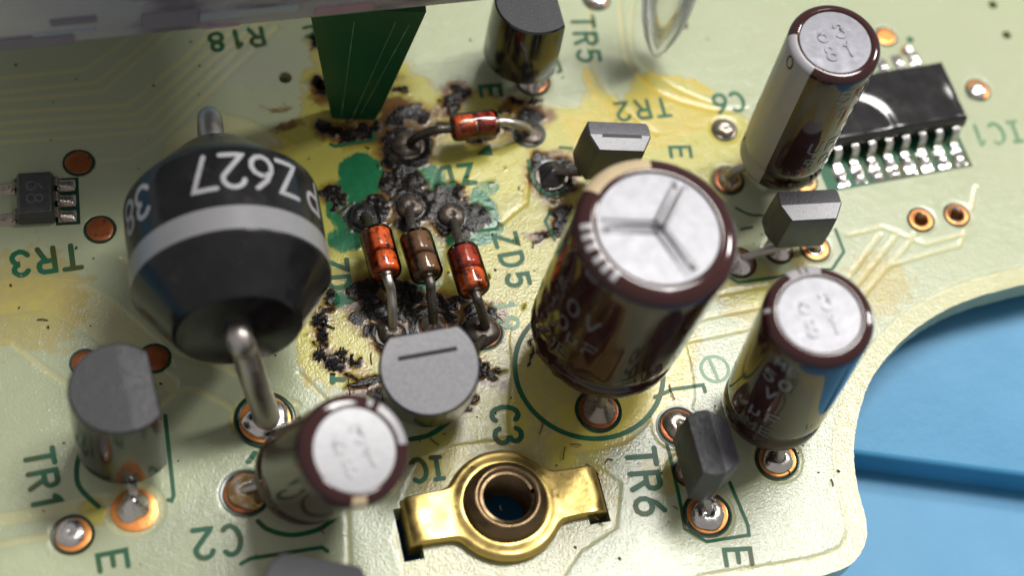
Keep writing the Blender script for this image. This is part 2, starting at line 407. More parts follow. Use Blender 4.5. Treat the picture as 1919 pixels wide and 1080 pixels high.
NUT = B(945, 952); NUT_DIR = dirv(945, 952, 360, -62)
NUT_PERP = Vector((-NUT_DIR.y, NUT_DIR.x, 0))
def slot_poly(px, py, w, h):
    c = B(px, py)
    return [tuple((c + NUT_DIR * (sx*w/2) + NUT_PERP * (sy*h/2))[:2]) for sx, sy in ((-1,-1),(1,-1),(1,1),(-1,1))]
def circ(px, py, r, n=40):
    c = B(px, py); return [(c.x + r*math.cos(2*math.pi*k/n), c.y + r*math.sin(2*math.pi*k/n)) for k in range(n)]
HOLES = [circ(945, 952, 1.62, 64), slot_poly(767, 1001, 1.1, 2.95), slot_poly(1114, 935, 1.15, 2.80)]
HOLE_DOTS = [(535, 145, 0.40), (1281, 47, 0.30), (1887, 65, 0.30), (1861, 8, 0.30), (1725, 410, 0.50), (1790, 403, 0.48), (1528, 462, 0.34), (604, 160, 0.42)]
for (px, py, r) in HOLE_DOTS: HOLES.append(circ(px, py, r))

def axis_samples(lo, hi, flo, fhi, step):
    mid = np.arange(flo, fhi + step*0.5, step)
    left = []; x = flo; s = step
    while x > lo: s *= 1.25; x -= s; left.append(max(x, lo))
    right = []; x = mid[-1]; s = step
    while x < hi: s *= 1.25; x += s; right.append(min(x, hi))
    return np.array(left[::-1] + list(mid) + right)
STEP = 0.095
gx = axis_samples(XL, XR, -30.5, 39.0, STEP); gy = axis_samples(YB, YT, -23.0, 24.5, STEP)
NX, NY = len(gx), len(gy)
GX, GY = np.meshgrid(gx, gy, indexing='ij')

def inside(poly, x, y):
    r = np.zeros(x.shape, bool); n = len(poly)
    xmin = min(p[0] for p in poly); xmax = max(p[0] for p in poly); ymin = min(p[1] for p in poly); ymax = max(p[1] for p in poly)
    sel = (x >= xmin) & (x <= xmax) & (y >= ymin) & (y <= ymax)
    xs = x[sel]; ys = y[sel]; rr = np.zeros(xs.shape, bool)
    for i in range(n):
        x1, y1 = poly[i]; x2, y2 = poly[(i+1) % n]
        if y1 == y2: continue
        c = ((y1 > ys) != (y2 > ys)) & (xs < (x2-x1)*(ys-y1)/(y2-y1) + x1)
        rr ^= c
    r[sel] = rr
    return r
def seg_dist(x, y, pts, closed=False):
    d = np.full(x.shape, 1e9); n = len(pts)
    for i in range(n if closed else n - 1):
        ax, ay = pts[i]; bx, by = pts[(i+1) % n]
        vx, vy = bx-ax, by-ay; l = vx*vx+vy*vy + 1e-12
        t = np.clip(((x-ax)*vx + (y-ay)*vy)/l, 0, 1)
        d = np.minimum(d, np.hypot(x-ax-t*vx, y-ay-t*vy))
    return d
def near(pts, pad):
    xs = [p[0] for p in pts]; ys = [p[1] for p in pts]
    i0, i1 = np.searchsorted(gx, [min(xs)-pad, max(xs)+pad]); j0, j1 = np.searchsorted(gy, [min(ys)-pad, max(ys)+pad])
    return slice(i0, i1), slice(j0, j1)

gap = np.zeros((NX, NY)); stain = np.zeros((NX, NY)); burn = np.zeros((NX, NY)); brown = np.zeros((NX, NY)); green = np.zeros((NX, NY)); grey = np.zeros((NX, NY))
WX = (fbm(GX, GY, 0.9, 31) - 0.5); WY = (fbm(GX, GY, 0.9, 57) - 0.5)
WX2 = (fbm(GX, GY, 3.2, 131, 3) - 0.5); WY2 = (fbm(GX, GY, 3.2, 157, 3) - 0.5)
def gap_line(px_pts, w, smooth=False):
    pts = [Bv(*p) for p in px_pts]
    if smooth: pts = [(p.x, p.y) for p in bezier([Vector((*q, 0)) for q in pts], 8)]
    s = near(pts, w + 0.4); x, y = GX[s], GY[s]
    if x.size == 0: return
    d = seg_dist(x, y, pts); gap[s] = np.maximum(gap[s], 1 - sstep(w/2 - 0.07, w/2 + 0.07, d))
def gap_area(px_pts, smooth=False):
    pts = [Bv(*p) for p in px_pts]
    if smooth: pts = [(p.x, p.y) for p in bezier([Vector((*q, 0)) for q in pts + [pts[0]]], 8)]
    s = near(pts, 0.4); x, y = GX[s], GY[s]
    d = seg_dist(x, y, pts, True) * np.where(inside(pts, x, y), -1, 1)
    gap[s] = np.maximum(gap[s], 1 - sstep(-0.07, 0.07, d))
def gap_disc(px, py, r):
    c = Bv(px, py); s = near([c], r + 0.4); d = np.hypot(GX[s]-c[0], GY[s]-c[1])
    gap[s] = np.maximum(gap[s], 1 - sstep(r-0.07, r+0.07, d))
def blob(field, px, py, rx, ry=None, amp=1.0, ang=0.0, warp=0.55, warp2=0.22, soft=0.45):
    ry = ry or rx
    c = B(px, py); R_ = max(rx, ry) / 32.0 + 0.9
    s = near([(c.x, c.y)], R_)
    x = GX[s] + WX[s]*warp*1.6 + WX2[s]*warp2*1.8 - c.x; y = GY[s] + WY[s]*warp*1.6 + WY2[s]*warp2*1.8 - c.y
    a = math.radians(ang); u = x*math.cos(a)+y*math.sin(a); v = -x*math.sin(a)+y*math.cos(a)
    d = np.hypot(u/(rx/32.5), v/(ry/29.0))
    val = amp * (1 - sstep(1-soft, 1+soft*0.55, d))
    field[s] = np.maximum(field[s], val)
def poly_field(field, px_pts, amp=1.0, soft=1.0, warp=1.0):
    pts = [(p.x, p.y) for p in bezier([Vector((*Bv(*q), 0)) for q in px_pts + [px_pts[0]]], 5)]
    s = near(pts, soft + 2.0); x = GX[s] + WX[s]*warp*2; y = GY[s] + WY[s]*warp*2
    d = seg_dist(x, y, pts, True) * np.where(inside(pts, x, y), -1, 1)
    field[s] = np.maximum(field[s], amp * (1 - sstep(-soft, soft*0.4, d)))
def streak(field, px_pts, w, amp=1.0):
    pts = [Bv(*p) for p in px_pts]; s = near(pts, w + 1.2)
    x = GX[s] + WX[s]*0.8 + WX2[s]*0.4; y = GY[s] + WY[s]*0.8 + WY2[s]*0.4
    d = seg_dist(x, y, pts); field[s] = np.maximum(field[s], amp * (1 - sstep(w*0.35, w*0.75, d)))

# --- copper pattern: gaps between traces read as pale, lower lanes
left_lanes = [[(-60,152),(0,147),(155,131),(232,78),(330,-10)], [(-60,181),(0,174),(178,155),(258,92),(380,-10)], [(-60,196),(0,190),(190,172),(300,78),(410,-20)],
              [(-60,219),(0,212),(238,197),(352,106),(440,20)], [(-60,239),(0,232),(256,214),(378,110),(470,30)], [(-60,257),(0,250),(272,231),(402,112),(500,30)],
              [(-60,275),(0,268),(286,246),(430,112),(520,20)], [(300,262),(460,110),(520,50)]]
for l in left_lanes: gap_line(l, 0.30)
gap_line([(170,303),(245,297),(300,262)], 0.25)
gap_area([(310,262),(395,205),(470,225),(520,250),(560,270),(480,330),(300,320)])
gap_line([(-40,570),(0,562),(80,555),(140,590),(230,660),(320,720)], 0.9)
gap_line([(-40,640),(20,640),(80,690),(160,745)], 0.35)
gap_area([(-60,540),(60,515),(150,525),(210,560),(300,640),(330,690),(240,680),(150,620),(80,580),(-60,600)])
gap_line([(230,485),(300,530),(380,640),(440,700)], 0.35)
gap_line([(-60,985),(80,962),(190,940),(260,935)], 0.7)
gap_line([(-60,1035),(60,1010),(135,1003)], 0.35)
gap_line([(240,840),(330,735),(420,755),(455,790)], 0.35, True)
gap_line([(300,655),(420,690),(560,760)], 0.3)
gap_area([(755,925),(780,865),(850,835),(960,820),(1060,845),(1130,880),(1165,905),(1158,990),(1090,1035),(1040,1110),(765,1130),(735,1010)], False)
gap_area([(1205,595),(1260,610),(1290,660),(1300,760),(1240,770),(1170,830),(1040,850),(960,820),(960,700),(980,600)], True)
for l in [[(1300,600),(1440,572)], [(1285,640),(1420,612)], [(1330,555),(1440,535)]]: gap_line(l, 0.26)
for k, dx in enumerate((0, 34, 70)):
    gap_line([(1500+dx, 640 - 6*k), (1560+dx, 560-10*k), (1620+dx*1.1, 480-8*k), (1650+dx, 440-4*k)], 0.30, True)
gap_line([(1590,440),(1655,425),(1735,458),(1800,440)], 0.26)
gap_line([(1660,500),(1760,470),(1800,460),(1820,400),(1830,350)], 0.24)
gap_line([(1320,430),(1400,470)], 0.22)
gap_line([(1100,-20),(1108,60),(1112,120),(1150,185),(1230,250)], 0.22, True)
gap_line([(1160,-20),(1166,60),(1180,120),(1240,175),(1340,205),(1400,203)], 0.30, True)
gap_line([(1190,-20),(1182,60),(1196,112),(1260,160),(1340,195)], 0.18, True)
gap_line([(700,640),(760,655),(820,640)], 0.25)
gap_line([(560,700),(620,760),(690,790)], 0.25)
gap_line([(470,860),(520,910),(650,935),(655,1100)], 0.25)
gap_line([(880,430),(930,425),(985,380),(995,300)], 0.25)
gap_line([(640,280),(640,200),(700,180)], 0.25)
for (px, py, r) in [(148,305,0.95),(188,430,0.95),(137,1003,1.2),(253,955,1.55),(460,925,1.35),(497,785,1.75),(1000,150,1.15),(1122,768,1.5),(1457,860,1.45),(1325,965,1.5),(1270,800,1.45),(1290,882,1.15),(1358,243,0.95),(1365,338,1.05),(1505,335,0.95),(1385,490,1.15),(1460,468,1.0),(1530,465,1.0),(1728,412,0.9),(1797,402,0.9),(1833,168,0.85),(1660,68,0.75)]:
    gap_disc(px, py, r)
eds = near(EDGE, 3.0); de = seg_dist(GX[eds], GY[eds], EDGE)
gap[eds] = np.maximum(gap[eds], 1 - sstep(1.08, 1.2, de))

# --- flux stains
poly_field(stain, [(590,60),(690,60),(760,120),(850,152),(1000,190),(1090,192),(1103,130),(1125,130),(1150,178),(1195,140),(1300,152),(1345,190),(1420,250),(1400,330),(1330,420),(1290,560),(1270,560),(1060,620),(960,640),(940,700),(800,760),(680,740),(560,700),(520,560),(480,320),(560,230)], 0.90, 1.4, 1.2)
poly_field(stain, [(560,600),(1000,560),(1300,560),(1310,700),(1180,800),(960,840),(800,800),(680,760)], 0.36, 2.2, 1.5)
poly_field(stain, [(1020,195),(1100,195),(1105,140),(1120,140),(1150,190),(1200,146),(1290,158),(1330,190),(1400,225),(1380,260),(1300,270),(1230,300),(1080,290),(1030,240)], 1.14, 0.8, 0.5)
streak(stain, [(1200,150),(1260,185),(1330,205)], 0.6, 1.35); streak(stain, [(1103,135),(1118,180),(1150,215)], 0.5, 1.3); streak(stain, [(1215,140),(1290,150),(1330,172)], 0.4, 1.35)
poly_field(stain, [(545,580),(620,560),(760,610),(720,720),(650,735),(555,690)], 1.02, 0.8, 0.6)
poly_field(stain, [(500,240),(600,235),(640,330),(620,420),(560,330)], 0.8, 0.9, 0.6)
poly_field(stain, [(1000,760),(1200,700),(1290,600),(1330,620),(1280,760),(1150,860),(1180,960),(1100,880)], 0.5, 1.2, 0.8)
for (px, py, r, a) in [(490,770,36,0.8),(170,960,26,0.8),(840,860,70,0.6),(930,790,90,0.62),(1060,850,60,0.5),(1500,470,40,0.4),(462,790,30,0.7),(1650,530,80,0.3),(60,560,120,0.35),(1430,560,80,0.45),(1250,880,50,0.4),(1380,540,60,0.4)]:
    blob(stain, px, py, r, r, a, soft=0.8)
# --- scuffed grey
for (px, py, r, a) in [(930,715,70,0.7),(960,560,60,0.6),(300,1000,120,0.45),(560,1000,120,0.5),(200,300,260,0.5),(480,120,160,0.65),(940,520,40,0.5),(1130,720,80,0.35)]:
    blob(grey, px, py, r, r*0.6, a, soft=0.8)
# --- green scraped areas
for (px, py, rx, ry, a, an) in [(676,318,46,34,1.3,0),(664,362,52,40,1.15,20),(632,405,18,66,0.95,12),(652,446,44,30,0.95,0),(690,340,30,30,1.1,0),(800,330,40,30,1.0,0),(822,368,36,34,0.95,0),(908,395,30,48,1.05,10),(885,446,56,20,1.0,0),(930,420,16,30,0.8,0),(800,530,28,16,1.0,0),(640,560,24,14,0.9,0),(915,355,30,18,0.8,20),(740,470,12,40,0.7,0),(820,470,12,40,0.6,0)]:
    blob(green, px, py, rx, ry, a, an, warp=0.2, warp2=0.15, soft=0.3)
# --- brown scorch
for (px, py, rx, ry, a) in [(738,200,34,26,1.2),(720,230,24,20,0.9),(850,160,40,18,0.7),(960,195,40,18,0.8),(1015,215,34,26,0.8),(740,150,40,12,0.6),(640,250,60,24,0.8),(690,560,90,40,0.7),(800,600,90,30,0.75),(606,640,16,60,0.7),(645,684,40,14,0.7),(700,640,50,50,0.15),(930,600,50,40,0.7),(1030,640,18,30,0.6),(1010,440,40,14,0.8),(1050,300,50,30,0.7),(760,300,60,40,0.8),(860,440,60,30,0.7),(520,200,40,12,0.6),(540,235,40,14,0.7),(925,715,40,14,0.7),(880,250,40,30,0.5),(920,170,34,22,0.45),(600,175,24,40,0.7),(1060,400,26,30,0.8),(900,690,40,30,0.5),(680,740,60,20,0.7),(840,205,40,20,0.9)]:
    blob(brown, px, py, rx, ry, a, soft=0.7)
# --- char
chars = [(608,240,16,20),(628,250,24,16),(655,258,28,13),(690,250,20,18),(705,240,10,16),(762,212,28,16),(792,217,18,12),(745,226,22,16),(778,200,14,9),
         (838,188,20,13),(866,180,20,14),(855,165,12,10),(850,205,18,12),(880,172,8,8),(746,167,16,6),(764,276,50,46),(750,300,42,26),(755,342,46,32),(722,335,14,12),
         (990,214,24,18),(985,242,34,26),(970,190,18,7),(1012,218,14,16),(945,207,20,5),(1005,190,16,6),(1034,332,48,42),(1062,315,30,24),(1015,300,22,20),
         (1058,395,24,12),(1052,425,22,26),(1020,440,24,6),(1000,458,12,5),(619,364,22,20),(643,369,16,14),(632,392,12,12),(676,405,36,30),(708,385,26,24),(700,412,28,20),
         (766,385,34,36),(800,385,34,34),(765,420,26,20),(845,400,44,38),(886,408,34,30),(835,360,34,18),(850,425,34,20),(868,440,16,24),
         (688,545,34,20),(724,533,24,12),(750,540,34,16),(775,557,24,14),(708,580,34,24),(672,596,24,12),(748,588,36,24),(795,598,34,24),(814,562,26,14),(842,575,18,10),(862,560,20,9),(905,612,40,38),(890,580,22,16),
         (603,600,10,10),(604,620,7,12),(610,642,10,8),(594,672,8,12),(622,684,16,10),(640,664,14,8),(667,680,16,8),(640,690,10,8),(664,726,22,7),(690,715,20,10),(720,745,30,14),(730,640,26,30),(700,620,20,14),
         (865,755,34,18),(912,708,26,7),(900,690,14,18),(600,160,14,26),(590,80,10,16),(1115,320,10,8),(1030,640,4,16),(800,630,60,20),
         (900,250,40,18),(620,560,16,9),(612,580,14,8),(830,235,30,8),(820,600,40,20)]
for (px, py, rx, ry) in chars: blob(burn, px, py, rx, ry, 1.0, warp=0.5, warp2=0.28)
streak(burn, [(800,255),(830,245),(850,240)], 0.5); streak(burn, [(940,235),(985,240)], 0.4)
for l in [[(990,470),(1010,450),(1030,436),(1050,432)], [(650,700),(668,712),(690,715)], [(985,690),(1000,660),(992,640),(1012,628)], [(585,640),(600,650),(598,670)], [(940,690),(915,705)]]:
    streak(burn, l, 0.2, 0.8)
for k in range(60):
    px = random.gauss(840, 190); py = random.gauss(440, 170)
    if 560 < px < 1080 and 140 < py < 760: blob(burn, px, py, random.uniform(2, 6), random.uniform(2, 5), 0.75)

def blur(F, n):
    for ax in (0, 1):
        k = np.cumsum(np.pad(F, [(n+1, n) if a == ax else (0, 0) for a in (0, 1)], mode='edge'), axis=ax)
        F = (np.take(k, range(2*n+1, k.shape[ax]), axis=ax) - np.take(k, range(0, k.shape[ax]-2*n-1), axis=ax)) / (2*n+1)
    return F
soot = blur(blur(np.clip(burn, 0, 1), 5), 4)
soot = np.clip(soot*1.15 + 0.25*blur(np.clip(burn, 0, 1), 11), 0, 1)
# --- height of the lacquered surface
HGT = -0.040 * gap
bm_ = sstep(0.28, 0.62, burn + 0.25*(fbm(GX, GY, 1.6, 77) - 0.5))
lump = fbm(GX, GY, 0.95, 201, 5); lump2 = fbm(GX, GY, 3.6, 301, 3) * sstep(0.42, 0.62, fbm(GX, GY, 0.5, 351, 2))
joint = np.zeros((NX, NY))
for (px, py, r) in [(765,272,1.0),(992,250,0.9),(1034,330,0.85),(678,408,0.85),(770,388,0.9),(848,405,0.95),(905,622,1.0),(735,625,0.8),(812,612,0.8)]:
    c = Bv(px, py); s_ = near([c], r + 0.6); joint[s_] = np.maximum(joint[s_], 1 - sstep(r-0.1, r+0.25, np.hypot(GX[s_]-c[0], GY[s_]-c[1])))
lump = lump*(1-joint) + 0.30*joint; lump2 = lump2*(1-joint)
HGT = HGT + bm_ * (0.015 + 0.50 * np.clip(lump - 0.42, 0, 1) + 0.26 * np.clip(lump2 - 0.40, 0, 1))
HGT = HGT + 0.012 * (fbm(GX, GY, 0.35, 401) - 0.5) + 0.006 * (fbm(GX, GY, 2.2, 411, 2) - 0.5)

def height_at(x, y):
    i = int(np.clip(np.searchsorted(gx, x) - 1, 0, NX - 2)); j = int(np.clip(np.searchsorted(gy, y) - 1, 0, NY - 2))
    u = (x - gx[i]) / (gx[i+1] - gx[i]); v = (y - gy[j]) / (gy[j+1] - gy[j])
    return float((HGT[i,j]*(1-u)+HGT[i+1,j]*u)*(1-v) + (HGT[i,j+1]*(1-u)+HGT[i+1,j+1]*u)*v)

BOARD = thing('circuit_board', 'pale green circuit board with burnt black patches, yellow flux stains and a round notch', 'circuit board')
def build_board():
    keep = inside(OUT, GX, GY)
    for h in HOLES: keep &= ~inside(h, GX, GY)
    X = GX.copy(); Y = GY.copy()
    # cells with all four corners kept stay; corners on the rim are drawn onto the outline
    cell = keep[:-1,:-1] & keep[1:,:-1] & keep[1:,1:] & keep[:-1,1:]
    used = np.zeros((NX, NY), bool)
    used[:-1,:-1] |= cell; used[1:,:-1] |= cell; used[1:,1:] |= cell; used[:-1,1:] |= cell
    cnt = np.zeros((NX, NY), int)
    cnt[:-1,:-1] += cell; cnt[1:,:-1] += cell; cnt[1:,1:] += cell; cnt[:-1,1:] += cell
    rim = used & (cnt < 4)
    ri, rj = np.nonzero(rim)
    loops = [EDGE, OUT + [OUT[0]]] + [h + [h[0]] for h in HOLES]
    bx = X[ri, rj]; by = Y[ri, rj]; bestd = np.full(bx.shape, 1e9); nxp = bx.copy(); nyp = by.copy()
    for lp in loops:
        for k in range(len(lp) - 1):
            ax, ay = lp[k]; cx, cy = lp[k+1]; vx, vy = cx-ax, cy-ay; l = vx*vx+vy*vy+1e-12
            t = np.clip(((bx-ax)*vx+(by-ay)*vy)/l, 0, 1); qx = ax+t*vx; qy = ay+t*vy; d = np.hypot(bx-qx, by-qy)
            s = (d < bestd) & (d < 0.35); nxp[s] = qx[s]; nyp[s] = qy[s]; bestd[s] = d[s]
    X[ri, rj] = nxp; Y[ri, rj] = nyp
    idx = -np.ones((NX, NY), int); idx[used] = np.arange(used.sum())
    Z = HGT.copy()
    # soft round-over at the free rim
    co = np.stack([X[used], Y[used], Z[used]], 1)
    ci, cj = np.nonzero(cell)
    quads = np.stack([idx[ci,cj], idx[ci+1,cj], idx[ci+1,cj+1], idx[ci,cj+1]], 1)
    # wall along every free edge
    ed = np.concatenate([quads[:, [0,1]], quads[:, [1,2]], quads[:, [2,3]], quads[:, [3,0]]])
    key = np.sort(ed, 1); kk = key[:,0].astype(np.int64)*len(co) + key[:,1]
    u, inv, c = np.unique(kk, return_inverse=True, return_counts=True)
    be = ed[c[inv] == 1]
    ids = np.unique(be); n0 = len(co)
    m1 = {int(v): n0 + k for k, v in enumerate(ids)}; m2 = {int(v): n0 + len(ids) + k for k, v in enumerate(ids)}
    lo1 = co[ids].copy(); lo1[:,2] -= 0.10; lo2 = co[ids].copy(); lo2[:,2] = -1.6
    co2 = np.concatenate([co, lo1, lo2])
    wall = []
    for a, b in be:
        a = int(a); b = int(b)
        wall.append((b, a, m1[a], m1[b])); wall.append((m1[b], m1[a], m2[a], m2[b]))
    allq = np.concatenate([quads, np.array(wall)])
    me = bpy.data.meshes.new('lacquered_surface')
    me.vertices.add(len(co2)); me.vertices.foreach_set('co', co2.astype(np.float32).ravel())
    me.loops.add(allq.size); me.loops.foreach_set('vertex_index', allq.astype(np.int32).ravel())
    me.polygons.add(len(allq)); me.polygons.foreach_set('loop_start', np.arange(0, allq.size, 4, dtype=np.int32))
    me.update(calc_edges=True); me.validate()
    pad_ = np.concatenate([ids, ids])
    for nm, F in (('gap', gap), ('stain', stain), ('burn', burn), ('brown', brown), ('green', green), ('grey', grey), ('soot', soot)):
        v = F[used]; v = np.concatenate([v, v[pad_]])
        if nm == 'gap': v[n0:] = 1.0
        at = me.attributes.new(nm, 'FLOAT', 'POINT'); at.data.foreach_set('value', v.astype(np.float32))
    me.shade_smooth(); me.set_sharp_from_angle(angle=math.radians(60))
    o = bpy.data.objects.new('lacquered_surface', me); COL.objects.link(o); me.materials.append(MATS['board'])
    o.parent = BOARD
build_board()

# =============================================================== strokes: printed letters and lines
def arc(cx, cy, rx, ry, a0, a1, n=10):
    return [(cx + rx*math.cos(math.radians(a0 + (a1-a0)*k/n)), cy + ry*math.sin(math.radians(a0 + (a1-a0)*k/n))) for k in range(n+1)]
GL = {
 'T': [[(0.0,1),(0.6,1)], [(0.3,1),(0.3,0)]],
 'R': [[(0,0),(0,1),(0.38,1)] + arc(0.38,0.77,0.2,0.23,90,-90) + [(0,0.54)], [(0.3,0.54),(0.58,0)]],
 '1': [[(0.12,0.8),(0.3,1),(0.3,0)]],
 '2': [arc(0.3,0.73,0.28,0.27,170,-20) + [(0.02,0.0),(0.6,0.0)]],
 '3': [arc(0.28,0.76,0.26,0.24,160,-80) + arc(0.28,0.27,0.3,0.27,80,-160)],
 '4': [[(0.44,0),(0.44,1),(0.0,0.32),(0.62,0.32)]],
 '5': [[(0.56,1),(0.08,1),(0.04,0.55)] + arc(0.28,0.32,0.3,0.32,110,-150)],
 '6': [[(0.48,1),(0.2,0.75)] + arc(0.3,0.3,0.29,0.3,150,-200)],
 '7': [[(0.0,1),(0.6,1),(0.25,0)]],
 '8': [arc(0.3,0.76,0.23,0.24,-90,270,16), arc(0.3,0.26,0.29,0.26,90,450,16)],
 '9': [[(0.12,0),(0.4,0.25)] + arc(0.3,0.7,0.29,0.3,-30,320)],
 '0': [arc(0.3,0.5,0.28,0.5,90,450,20)],
 'E': [[(0.6,1),(0,1),(0,0),(0.6,0)], [(0,0.5),(0.5,0.5)]],
 'F': [[(0.6,1),(0,1),(0,0)], [(0,0.52),(0.48,0.52)]],
 'C': [arc(0.32,0.5,0.32,0.5,50,310,16)],
 'I': [[(0.3,1),(0.3,0)], [(0.12,1),(0.48,1)], [(0.12,0),(0.48,0)]],
 'Z': [[(0,1),(0.58,1),(0,0),(0.6,0)]],
 'D': [[(0,0),(0,1),(0.25,1)] + arc(0.25,0.5,0.35,0.5,90,-90) + [(0,0)]],
 'P': [[(0,0),(0,1),(0.38,1)] + arc(0.38,0.75,0.2,0.25,90,-90) + [(0,0.5)]],
 'V': [[(0,1),(0.3,0),(0.6,1)]],
 'G': [arc(0.32,0.5,0.32,0.5,50,330,16) + [(0.62,0.45),(0.38,0.45)]],
 'M': [[(0,0),(0,1),(0.32,0.35),(0.64,1),(0.64,0)]],
 'U': [[(0,1),(0,0.3)] + arc(0.3,0.3,0.3,0.3,180,360) + [(0.6,1)]],
 'u': [[(0,0.7),(0,-0.25)], [(0,0.25)] + arc(0.25,0.25,0.25,0.25,180,360) + [(0.5,0.7)]],
 '-': [[(0.05,0.5),(0.55,0.5)]], ' ': [],
}
def resample(pts, step):
    out = [pts[0]]
    for a, b in zip(pts[:-1], pts[1:]):
        l = math.hypot(b[0]-a[0], b[1]-a[1]); n = max(1, int(math.ceil(l/step)))
        for k in range(1, n+1): out.append((a[0]+(b[0]-a[0])*k/n, a[1]+(b[1]-a[1])*k/n))
    ded = [out[0]]
    for p in out[1:]:
        if math.hypot(p[0]-ded[-1][0], p[1]-ded[-1][1]) > 1e-5: ded.append(p)
    return ded
def ribbon(mb, pts, w, mapf, layer=0, step=0.15, cap=4, closed=False, th=0.0):
    """flat stroke with round ends following a surface given by mapf(u, v, lift)"""
    pts = resample(pts, step)
    if len(pts) < 2: return
    rows = []
    n = len(pts)
    closed = closed or math.hypot(pts[0][0]-pts[-1][0], pts[0][1]-pts[-1][1]) < 1e-4
    for i in range(n):
        if closed and (i == 0 or i == n-1): a = pts[-2]; b = pts[1]
        else: a = pts[max(i-1, 0)]; b = pts[min(i+1, n-1)]
        tx, ty = b[0]-a[0], b[1]-a[1]; l = math.hypot(tx, ty) or 1e-9; tx /= l; ty /= l
        sc_ = 1.0
        if 0 < i < n-1:
            d1 = (pts[i][0]-pts[i-1][0], pts[i][1]-pts[i-1][1]); l1 = math.hypot(*d1) or 1e-9
            c = abs((d1[0]*-ty + d1[1]*tx)/l1); sc_ = min(1.5, 1/max(0.5, math.sqrt(max(0, 1-c*c))))
        rows.append(((pts[i][0]-ty*w/2*sc_, pts[i][1]+tx*w/2*sc_), (pts[i][0]+ty*w/2*sc_, pts[i][1]-tx*w/2*sc_), (tx, ty)))
    if not closed:
        pre = []; post = []
        for k in range(cap, 0, -1):
            f = math.sin(math.pi/2*k/cap)*w/2; g = math.cos(math.pi/2*k/cap)*w/2 + 1e-4
            tx, ty = rows[0][2]; p = pts[0]
            pre.append(((p[0]-tx*f-ty*g, p[1]-ty*f+tx*g), (p[0]-tx*f+ty*g, p[1]-ty*f-tx*g), (tx, ty)))
            tx, ty = rows[-1][2]; p = pts[-1]
            post.insert(0, ((p[0]+tx*f-ty*g, p[1]+ty*f+tx*g), (p[0]+tx*f+ty*g, p[1]+ty*f-tx*g), (tx, ty)))
        rows = pre + rows + post
    k0 = len(mb.v)
    for (a, b, _) in rows:
        if th: mb.v += [tuple(mapf(*a, 0.0)), tuple(mapf(*a, th + 0.003*layer)), tuple(mapf(*b, th + 0.003*layer)), tuple(mapf(*b, 0.0))]
        else: mb.v += [tuple(mapf(*a, 0.004*layer)), tuple(mapf(*b, 0.004*layer))]
    for i in range(len(rows) - 1):
        if th:
            q = k0 + 4*i
            for e in range(3): mb.f.append((q+e, q+4+e, q+5+e, q+1+e))
        else:
            q = k0 + 2*i; mb.f.append((q, q+2, q+3, q+1))
def glyphs(mb, text, size, w, mapf, spacing=0.95, centre=True, th=0.0, wob=0.0):
    adv = size * spacing; tot = adv*(len(text)-1) + 0.6*size
    x0 = -tot/2 if centre else 0; y0 = -size/2
    lay = 0
    for i, ch in enumerate(text):
        for st in GL[ch]:
            pts = [(x0 + i*adv + u*size + random.uniform(-wob, wob), y0 + v*size + random.uniform(-wob, wob)) for u, v in st]
            ribbon(mb, pts, w, mapf, layer=lay, step=size*0.12, th=th); lay = (lay + 1) % 4
def board_map(origin, u, v, lift=0.014):
    def f(a, b, l=0.0):
        x = origin.x + u.x*a + v.x*b; y = origin.y + u.y*a + v.y*b
        return (x, y, height_at(x, y) + lift + l)
    return f
def board_text(text, px, py, size, dx, dy, w=0.2, spacing=0.95, material='ink'):
    u = dirv(px, py, dx, dy); v = Vector((-u.y, u.x, 0)); mb = MB()
    glyphs(mb, text, size, w*1.12, board_map(B(px, py), u, v), spacing, wob=0.012)
    return mb.build('printed_marking', material, BOARD, smooth=False)
def board_line(px_pts, w, smooth=False, material='ink', closed=False):
    pts = [Bv(*p) for p in px_pts]
    if smooth: pts = [(p.x, p.y) for p in bezier([Vector((*q, 0)) for q in pts], 6)]
    mb = MB(); ribbon(mb, pts, w, lambda a, b, l=0.0: (a, b, height_at(a, b) + 0.014 + l), step=0.12, closed=closed)
    return mb.build('printed_outline', material, BOARD, smooth=False)

DN = (0.17, 1.0)        # reading downwards in the picture
LF = (-1.0, 0.13)       # reading right to left (upside down)
board_text('R18', 444, 73, 1.25, *LF, w=0.24)
board_text('TR3', 87, 488, 1.45, *LF, w=0.26)
board_text('TR1', 82, 900, 1.40, *DN, w=0.26, spacing=0.90)
board_text('TR5', 1098, 72, 1.35, *DN, w=0.22, spacing=0.95)
board_text('TR6', 1210, 903, 1.55, *DN, w=0.27, spacing=0.92)
board_text('TR2', 1205, 205, 1.25, -1, 0.10, w=0.20, spacing=1.0)
board_text('C6', 1366, 192, 1.30, -1, 0.12, w=0.22, spacing=0.80)
board_text('C3', 950, 797, 1.45, *DN, w=0.26, spacing=0.86)
board_text('C2', 408, 1017, 1.55, *LF, w=0.26, spacing=0.90)
board_text('ZD', 855, 329, 1.25, *LF, w=0.26, spacing=1.05)
board_text('ZD5', 960, 487, 1.25, 0.3, 1.0, w=0.24, spacing=1.05)
board_text('19', 950, 590, 1.15, 0.2, 1.0, w=0.20, material='ink_worn')
board_text('ZD4', 636, 530, 1.15, 0.12, 1.0, w=0.26, spacing=0.95)
board_text('IC', 803, 880, 1.25, *LF, w=0.24, spacing=0.80)
board_text('IC1', 1868, 250, 1.45, -1, 0.10, w=0.22, spacing=0.85, material='ink_worn')
board_text('E', 212, 1052, 1.40, *DN, w=0.24)
board_text('E', 920, 170, 1.20, *DN, w=0.24)
board_text('E', 1384, 1045, 1.40, *DN, w=0.24)
board_text('E', 1276, 285, 1.20, *DN, w=0.20)
board_text('T', 634, 712, 0.6, 0.0, -1.0, w=0.26)
